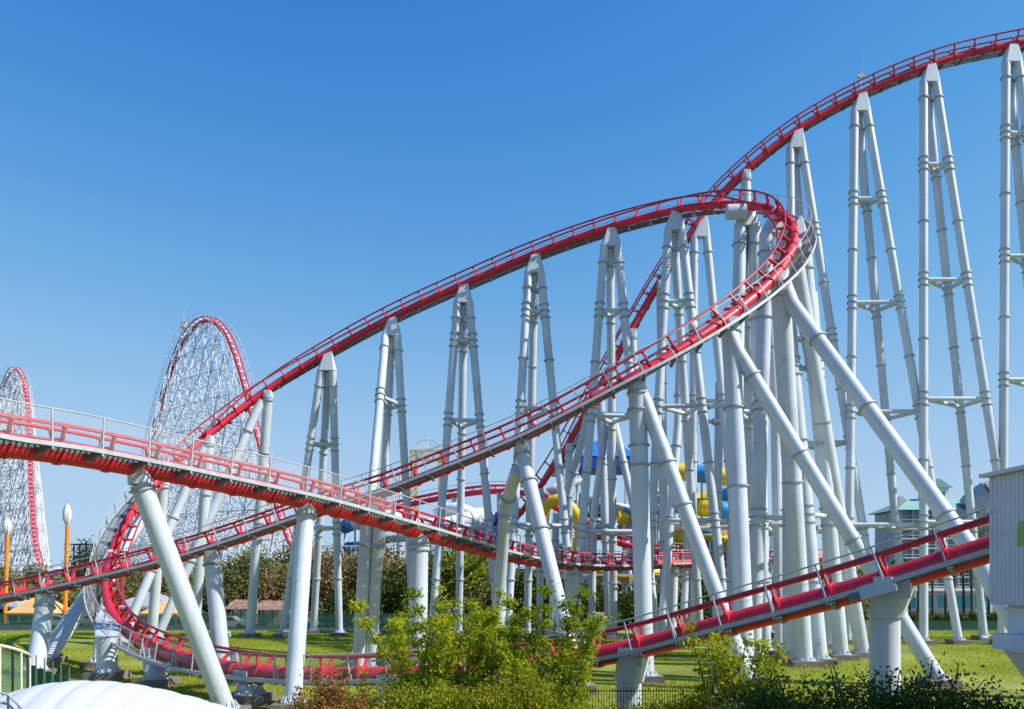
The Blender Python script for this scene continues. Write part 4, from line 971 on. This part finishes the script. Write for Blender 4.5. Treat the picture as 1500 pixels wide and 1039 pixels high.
for k in range(34):                                              # second row, further back
    u = -40 + k * 47 + random.uniform(-12, 12); d = random.uniform(165, 215)
    if 560 < u < 600 or 1300 < u < 1480: d += 120
    hh = zpx(random.uniform(832, 842), d)
    bush(G(u, d), 7.5, 6, hh, 'hazy green tree in the distant belt behind the rides', 'lf_olive', 1800, 0.5, name='tree', cat='tree', group='distant tree belt', clumps=30, trunk=hh * .1)
# palms
def palm(u, d, v, label):
    h = zpx(v, d) - 1.2; b = G(u, d); root = empty('palm_tree', b, label, 'palm tree', 'palms in front of the pool house')
    lean = random.gauss(0, .25); tp = b + Vector((lean, random.gauss(0, .2), h))
    put('trunk', MB().tube([b - Vector((0, 0, .05)), b + Vector((lean * .3, 0, h * .5)), tp], [0.26, 0.19, 0.20], 8), 'bark', root)
    mb = MB()
    for k in range(30):
        a = random.uniform(0, 6.283); el = random.uniform(-0.9, 1.2); L = random.uniform(1.3, 2.0)
        d0 = Vector((math.cos(a) * math.cos(el), math.sin(a) * math.cos(el), math.sin(el))); sd_ = Vector((-math.sin(a), math.cos(a), 0))
        p = tp.copy(); mid = tp + d0 * L * .6; c2 = mid + d0 * L * .35 + Vector((0, 0, -0.35 * L))
        for t_ in range(7):                                        # fan of split blades
            f_ = (t_ - 3) / 3; e_ = mid + d0 * L * .4 * (1 - abs(f_) * .4) + sd_ * f_ * L * .42 + Vector((0, 0, -.25 * L * (0.4 + abs(f_))))
            i0 = len(mb.v); mb.v += [mid - d0 * L * .15, mid + sd_ * (f_ * .3 + .06) * L * .6, e_]; mb.f.append((i0, i0 + 1, i0 + 2)); mb.sm.append(False)
        i0 = len(mb.v); mb.v += [p, mid + sd_ * .04, mid - sd_ * .04]; mb.f.append((i0, i0 + 1, i0 + 2)); mb.sm.append(False)
    put('crown', mb, 'lf_palm', root)
for u, d, v in [(1272, 132, 812), (1290, 138, 806), (1318, 134, 816), (1333, 140, 822), (1345, 136, 828), (1366, 132, 818), (1385, 138, 810), (1398, 134, 822), (1412, 136, 816), (1424, 134, 808), (1437, 139, 818), (1448, 135, 808), (1462, 138, 800), (1478, 134, 806), (1243, 136, 814), (1356, 142, 812)]:
    palm(u, d, v, 'palm tree in the grove in front of the hotel and pool house')
for k, u in enumerate(range(1318, 1500, 18)):
    bush(G(u, 101), 1.4, 1.0, random.uniform(1.7, 2.1), ORD_[k] + ' clipped dark hedge section counted towards the station box', 'lf_dark', 1500, 0.10, name='hedge_bush', group='clipped hedge before the palms', clumps=30)

# ------------------------------------------------------------------ fences, cars, tents, lamps at the far side of the lawn
def mesh_fence(u0, u1, d, h, label, step=2.4):
    a, b = G(u0, d).x, G(u1, d).x; n = int((b - a) / step); root = empty('mesh_fence', Vector((a, d, 0)), label, 'fence')
    for i in range(n + 1):
        x = a + (b - a) * i / n; put('post', MB().beam((x, d, 0), (x, d, h), 0.07, 0.07), 'green', root)
        if i < n:
            put('mesh_panel', MB().box((x + (b - a) / n / 2, d, h * .5 + .03), ((b - a) / n - .09, 0.02, h - .12)), 'gnet', root)
            put('rail', MB().beam((x + .04, d, h - .02), (x + (b - a) / n - .04, d, h - .02), 0.05, 0.05), 'green', root)
mesh_fence(-60, 720, 98, 2.0, 'long dark green mesh fence behind the lawn and towers')
mesh_fence(1290, 1560, 96, 1.2, 'low green mesh fence before the clipped hedge')
def car(u, d, paint, label, rz=0):
    b = G(u, d); root = empty('parked_car', b, label, 'car', 'cars parked behind the green fence')
    prof = [(-2.1, .35), (2.1, .35), (2.15, .75), (1.95, .95), (1.05, 1.02), (.45, 1.48), (-1.1, 1.52), (-1.9, 1.02), (-2.15, .9)]
    put('body', MB().prism(prof, 1.66, origin=b), paint, root)
    for sy in (-1, 1): put('side_window', MB().prism([(.85, 1.04), (.38, 1.40), (-1.02, 1.43), (-1.6, 1.04)], .03, origin=b + Vector((0, sy * .84, 0))), 'cglass', root)
    for x in (-1.3, 1.3):
        for sy in (-1, 1): put('wheel', MB().tube([b + Vector((x, sy * .62, .33)), b + Vector((x, sy * .86, .33))], .33, 14), 'black', root)
for u, d, p, l in [(338, 102, 'carw', 'white car parked by the leftmost column foot behind the fence'), (440, 103, 'carw', 'white car parked behind the fence below the terracotta roofs'), (86, 104, 'carw', 'white car parked near the orange tent'), (130, 106, 'cars', 'silver car parked between the orange tent and the left bend'), (620, 103, 'cars', 'silver car parked behind the stout column'), (560, 106, 'carw', 'white car parked below the evergreen trees')]:
    car(u, d, p, l)
def tent(u, d, ze, zt, wd, m, label):
    b = G(u, d); root = empty('tent', b, label, 'tent', None)
    put('canopy', MB().hull([b + Vector((sx * wd, sy * wd, ze)) for sx in (-1, 1) for sy in (-1, 1)] + [b + Vector((sx * wd, sy * wd, ze - .3)) for sx in (-1, 1) for sy in (-1, 1)] + [b + Vector((0, 0, zt))]), m, root)
    for sx in (-1, 1):
        for sy in (-1, 1): put('pole', MB().tube([b + Vector((sx * wd * .93, sy * wd * .93, 0)), b + Vector((sx * wd * .93, sy * wd * .93, ze))], .06, 6), 'steel', root)
tent(60, 112, 1.6, 4.2, 3.0, 'tent', 'orange canopy tent behind the lowest rising track')
tent(242, 110, 1.5, 3.2, 2.6, 'tent', 'orange canopy tent seen through the left bend')
tent(222, 114, 2.4, 4.4, 4.2, 'greyroof', 'grey canopy tent beside the orange one inside the left bend')
tent(15, 118, 2.2, 4.0, 3.2, 'greyroof', 'pale grey canopy at the far left of the car park')
def stall_roof(u0, u1, d, z, label):
    a, b = G(u0, d).x, G(u1, d).x; root = empty('market_stall', Vector(((a + b) / 2, d, 0)), label, 'stall')
    n = int((b - a) / 0.75)
    for r_ in range(4):
        for i in range(n):
            m = Matrix.Translation((a + (b - a) * (i + .5) / n + (r_ % 2) * .2, d - 1.8 + r_ * .95, z + r_ * .28)) @ Matrix.Rotation(math.radians(17 + random.gauss(0, 2)), 4, 'X')
            put_at('roof_tile', TILE, m, root)
    for i in range(4): put('post', MB().beam((a + (b - a) * (i + .1) / 3.3, d - 1.5, 0), (a + (b - a) * (i + .1) / 3.3, d - 1.5, z), .14, .14), 'bark', root)
    put('back_wall', MB().box(((a + b) / 2, d + 1.6, z / 2 + .4), (b - a, .15, z + .8)), 'cream', root)
TILE = MB().box((0, 0, 0), (0.70, 1.0, 0.07)).mesh('roof_tile', M['terra'])
stall_roof(335, 372, 109, 2.3, 'terracotta-tiled stall behind the leftmost column on the lawn')
stall_roof(376, 420, 108, 2.2, 'terracotta-tiled stall between the two far tower feet')
def torch(u, vtop, vmid, d, label):
    b = G(u - 4, d); root = empty('torch_lamp', b, label, 'lamp', None)
    mid = P(u, vmid, d); zt = zpx(vtop, d); H = zt - mid.z
    put('pole', MB().tube([b, mid], 0.27, 12), 'orange', root)
    pr = [(0, .18), (.12, .38), (.3, .58), (.5, .64), (.7, .54), (.85, .34), (.96, .12), (1, .03)]
    lt = put('lantern', MB().tube([mid + Vector((0, 0, H * t)) for t, _ in pr], [r * .92 for _, r in pr], 14), 'lamp', root)
    for k in range(7):
        a = k * 2 * math.pi / 7
        put('lantern_rib', MB().tube([mid + Vector((math.cos(a) * (r * .92 + .02), math.sin(a) * (r * .92 + .02), H * t)) for t, r in pr], .035, 5), 'steel', lt)
    put('finial', MB().tube([mid + Vector((0, 0, H)), mid + Vector((0, 0, H + .5))], .04, 5), 'steel', lt)
torch(99, 737, 770, 112, 'tall orange torch lamp with white ribbed lantern, clear of the lattice hill')
torch(11, 758, 784, 112, 'orange torch lamp with white lantern standing against the farther lattice hill')
fb = empty('steel_frame', G(115, 150), 'open black steel frame tower beside the conifer', 'frame')
fx0, fx1, fz = G(103, 150).x, G(131, 150).x, zpx(797, 150)
for x in (fx0, (fx0 + fx1) / 2 + .6, fx1):
    for y in (148.8, 151.2): put('post', MB().beam((x, y, 0), (x, y, fz), .2, .2), 'black', fb)
for z in (fz - .1, fz * .8, fz * .55): put('beam', MB().beam((fx0 - .4, 148.6, z), (fx1 + .4, 148.6, z), .16, .2).beam((fx0, 151.4, z), (fx1, 151.4, z), .16, .2), 'black', fb)
put('brace', MB().beam((fx0, 148.5, fz * .55), (fx0 + 1.9, 148.5, fz * .8), .1, .12), 'black', fb)
ar = empty('entrance_arch', G(86, 190), 'small white and blue arch at the foot of the farther lattice hill', 'arch')
for r_, m_ in ((3.6, 'wslide'), (2.9, 'blue')):
    put('arch_rib', MB().tube([G(86, 190) + Vector((r_ * math.cos(a * math.pi / 12), 0, 4.6 + r_ * math.sin(a * math.pi / 12))) for a in range(13)], .38, 8), m_, ar)
for sx in (-1, 1): put('pier', MB().box(G(86, 190) + Vector((sx * 3.3, 0, 2.3)), (1.3, 1, 4.6)), 'wslide', ar)

# ------------------------------------------------------------------ foreground left: membrane roof, glazed fence, green boards
dm = empty('membrane_roof', G(150, 22), 'white ribbed membrane roof bulging up at the bottom left', 'canopy')
prof = [(-60, 1100), (-15, 1058), (14, 1026), (45, 1010), (85, 1000), (130, 996), (180, 998), (230, 1006), (280, 1018), (330, 1033), (380, 1052), (430, 1078), (470, 1110)]
nx = 96; ny = 22; mb = MB(); pu = [p[0] for p in prof]; pv = [p[1] for p in prof]
pf = [Vector((x, y, 0)) for x, y in prof]; cu = catmull(pf, 12); pu = [c.x for c in cu]; pv = [c.y for c in cu]
for j in range(ny + 1):
    y = j / ny; 
    for i in range(nx + 1):
        u = -60 + 530 * i / nx; v = float(np.interp(u, pu, pv)); p = P(u, v, 22.5)
        bay = abs(((i / nx * 13) % 1) - 0.5)
        k = 1 - (2 * y - 1) ** 2
        mb.v.append(Vector((p.x, 19.2 + 5.2 * y, p.z - 1.15 * (1 - k) + 0.0 - 0.07 * (1 - (2 * bay) ** 6) * 0 + (0.05 * (1 - (2 * bay) ** 4)))))
for j in range(ny):
    for i in range(nx): a = j * (nx + 1) + i; mb.f.append((a, a + 1, a + nx + 2, a + nx + 1)); mb.sm.append(True)
put('membrane', mb, 'membrane', dm)
for (u, y) in ((-40, 19.6), (440, 19.6), (-40, 24), (440, 24)):
    v = float(np.interp(u, pu, pv)); p = P(u, v, 22.5)
    put('post', MB().tube([Vector((p.x, y, 0)), Vector((p.x, y, p.z - .55))], .1, 10), 'steel', dm)
gf = empty('glazed_fence', G(10, 24), 'curved fence of green tinted panels with pale handrail at the left edge', 'fence')
cp = catmull([P(-120, 935, 23.5), P(-60, 938, 24), P(0, 946, 24.6), (P(25, 952, 25)), P(40, 958, 25.6), P(44, 962, 26.6), P(40, 960, 28)], 6)
put('handrail', MB().tube(cp, .05, 8), 'cream', gf)
for i in range(0, len(cp), 4):
    p = cp[i]; put('post', MB().tube([Vector((p.x, p.y, 0)), p], .035, 8), 'cream' if i % 8 else 'black', gf)
    if i + 4 < len(cp):
        q = cp[i + 4]; e = MB(); d_ = (q - p) * .04
        e.v = [Vector((p.x + d_.x, p.y + d_.y, 1.6)), Vector((q.x - d_.x, q.y - d_.y, 1.6)), q - d_ - Vector((0, 0, .15)), p + d_ - Vector((0, 0, .15))]; e.f = [(0, 1, 2, 3)]; e.sm = [False]
        put('tinted_panel', e, 'gglass', gf)
gb = empty('green_hoarding', G(70, 27), 'solid green board fence with thin dark stakes above the membrane roof', 'fence')
for i in range(6):
    xa = G(42 + i * 12, 27).x; za = zpx(975 + i * 4.5, 27)
    put('board', MB().box((xa + .13, 27, za / 2), (.26, .05, za)), 'green', gb)
    put('stake', MB().beam((xa + .02, 26.93, 0), (xa + .02, 26.93, za + .45), .03, .03), 'dgrey', gb)
lr = empty('stair_railing', G(10, 20), 'grey metal stair railing beside the membrane roof corner', 'railing')
for k in range(3): put('rail', MB().tube([P(-60, 1000 + k * 14, 19), P(12, 1018 + k * 14, 18.8), P(45, 1050 + k * 14, 18.5)], .028, 6), 'steel', lr)
for u, v in ((-10, 1012), (12, 1018), (28, 1034)): put('post', MB().tube([P(u, v, 18.8), G(u, 18.8)], .03, 6), 'steel', lr)

# ------------------------------------------------------------------ iron fence in front of the low track
fe = empty('iron_fence', G(930, 32.6), 'low black iron bar fence in front of the flared pedestal', 'fence')
fa, fbx = G(800, 32.6).x, G(1030, 32.6).x; n = 58
BAR = MB().tube([(0, 0, 0), (0, 0, 1.98), (0, 0, 2.07)], [.014, .014, .003], 5).mesh('bar', M['black'])
for i in range(n): put_at('bar', BAR, Matrix.Translation((fa + (fbx - fa) * i / (n - 1), 32.6, 0)), fe)
for z in (.2, 1.85): put('rail', MB().beam((fa, 32.63, z), (fbx, 32.63, z), .03, .04), 'black', fe)

# ------------------------------------------------------------------ right: clad station box on a bracketed pier
st = empty('station_building', Vector((17, 22, 0)), 'grey corrugated station box on a bracketed concrete pier', 'building')
SX, SY0, SY1 = 14.45, 17.0, 24.8
bz0, bz1 = zpx(885, SY1), zpx(700, SY1); bzm = bz0 + (bz1 - bz0) * .54
put('core', MB().box((SX + 2.4, (SY0 + SY1) / 2, (bz0 + bz1) / 2), (4.8, SY1 - SY0, bz1 - bz0)), 'clad', st)
RIB = [MB().prism([(-.105, 0), (-.07, .04), (.025, .04), (.06, 0)], h_, ax=(0, 1, 0), az=(-1, 0, 0), ay=(0, 0, 1)).mesh('cladding_rib', M['clad']) for h_ in (bzm - bz0 - .03, bz1 - bzm - .03)]
for r_, zc in ((0, (bz0 + bzm) / 2), (1, (bzm + bz1) / 2)):
    for i in range(36): put_at('cladding_rib', RIB[r_], Matrix.Translation((SX, SY1 - .13 - i * .21, zc)), st)
put('roof_flashing', MB().box((SX + 2.3, (SY0 + SY1) / 2, bz1 + .06), (5.1, SY1 - SY0 + .24, .11)).tube([(SX - .05, SY1 + .04, bz1 + .07), (SX - .05, SY0 - .1, bz1 + .07)], .07, 8), 'clad', st)
put('painted_sign', MB().prism([(0, -.34), (1.3, -.34), (1.3, .37), (.08, .37), (0, .2)], .01, origin=(SX - .05, 23.36, zpx(783, 23.4)), ax=(0, -1, 0), ay=(1, 0, 0)), 'logo', st)
lzt, lzb = zpx(927, 24), zpx(950, 24)
put('pier', MB().box((SX + 2.1, 21.6, (lzt + bz0) / 2), (3.7, 5.4, bz0 - lzt - .01)), 'ledge', st)
put('pier_cap', MB().box((SX + 2.1, 21.6, bz0 - .13), (3.82, 5.55, .1)), 'ledge', st)
put('ledge', MB().box((SX + 1.6, 21.1, (lzt + lzb) / 2), (4.0, 5.7, lzt - lzb)), 'ledge', st)
put('bracket', MB().prism([(-.28, lzb - .002), (3.5, lzb - .002), (3.5, lzb - 2.1), (.76, lzb - 1.4)], 5.3, origin=(SX, 21, 0)), 'ledge', st)
put('lower_pier', MB().box((SX + 2.15, 21, (lzb - .7) / 2), (2.7, 5.0, lzb - .7)), 'ledge', st)
put('wall_lamp', MB().tube([Vector((SX - .02, 24.55, zpx(748, 24.6))), Vector((SX - .2, 24.55, zpx(748, 24.6)))], .08, 10), 'lamp', st)

# ------------------------------------------------------------------ small items on the lawn
def spot(u, d, label):
    b = G(u, d); root = empty('flood_lamp', b, label, 'lamp', 'small flood lamps on the lawn')
    put('stem', MB().tube([b, b + Vector((0, 0, .7))], .05, 6), 'steel', root)
    put('housing', MB().box(b + Vector((0, -.05, .9)), (.55, .4, .5), Matrix.Rotation(.4, 3, 'X')), 'steel', root)
for u, d in ((1442, 72), (333, 78), (420, 80), (240, 60)): spot(u, d, 'small grey flood lamp on a stem in the lawn')
cb = P(343, 962, 43)
cbr = empty('control_box', Vector((cb.x, cb.y, zpx(985, 43))), 'small grey control box fixed on the netted low track railing', 'box')
put('case', MB().box(cb, (.34, .25, .48)), 'steel', cbr); put('bracket', MB().beam(cb - Vector((0, 0, .2)), cb - Vector((0, 0, .9)), .08, .08), 'steel', cbr)

# grass blades over the lawn
def grass(n, d0, d1, name):
    d = np.sqrt(rng.uniform(d0 ** 2, d1 ** 2, n)); x = rng.uniform(-0.66, 0.66, n) * d
    keep = np.abs(x) < 88; d, x = d[keep], x[keep]; n = len(d)
    patch = 0.5 + 0.5 * np.sin(x * .21 + 1.3 * np.sin(d * .11)) * np.sin(d * .17 + 1.1 * np.sin(x * .13))
    kp = patch > rng.random(n) * .30; x, d, patch = x[kp], d[kp], patch[kp]; n = len(x)
    h = rng.uniform(.06, .15, n) * (0.35 + 1.15 * patch ** 1.5)
    tall = rng.random(n) < 0.03; h[tall] *= 2.2; a = rng.uniform(0, 6.283, n); wv = .028
    b0 = np.stack([x - np.cos(a) * wv, d - np.sin(a) * wv, np.full(n, .004)], 1); b1 = np.stack([x + np.cos(a) * wv, d + np.sin(a) * wv, np.full(n, .004)], 1)
    tp = np.stack([x + rng.normal(0, .05, n), d + rng.normal(0, .05, n), h], 1)
    v = np.stack([b0, b1, tp], 1).reshape(-1, 3)
    me = bpy.data.meshes.new(name); me.vertices.add(3 * n); me.vertices.foreach_set('co', v.astype(np.float32).ravel())
    me.loops.add(3 * n); me.loops.foreach_set('vertex_index', np.arange(3 * n, dtype=np.int32))
    me.polygons.add(n); me.polygons.foreach_set('loop_start', (np.arange(n) * 3).astype(np.int32)); me.polygons.foreach_set('loop_total', np.full(n, 3, np.int32))
    me.update(calc_edges=True); me.materials.append(M['grass'])
    o = bpy.data.objects.new(name, me); C.objects.link(o); tag(o, 'short mown yellow-green lawn grass under the coaster', 'grass', kind='stuff')
grass(420000, 38, 96, 'grass')
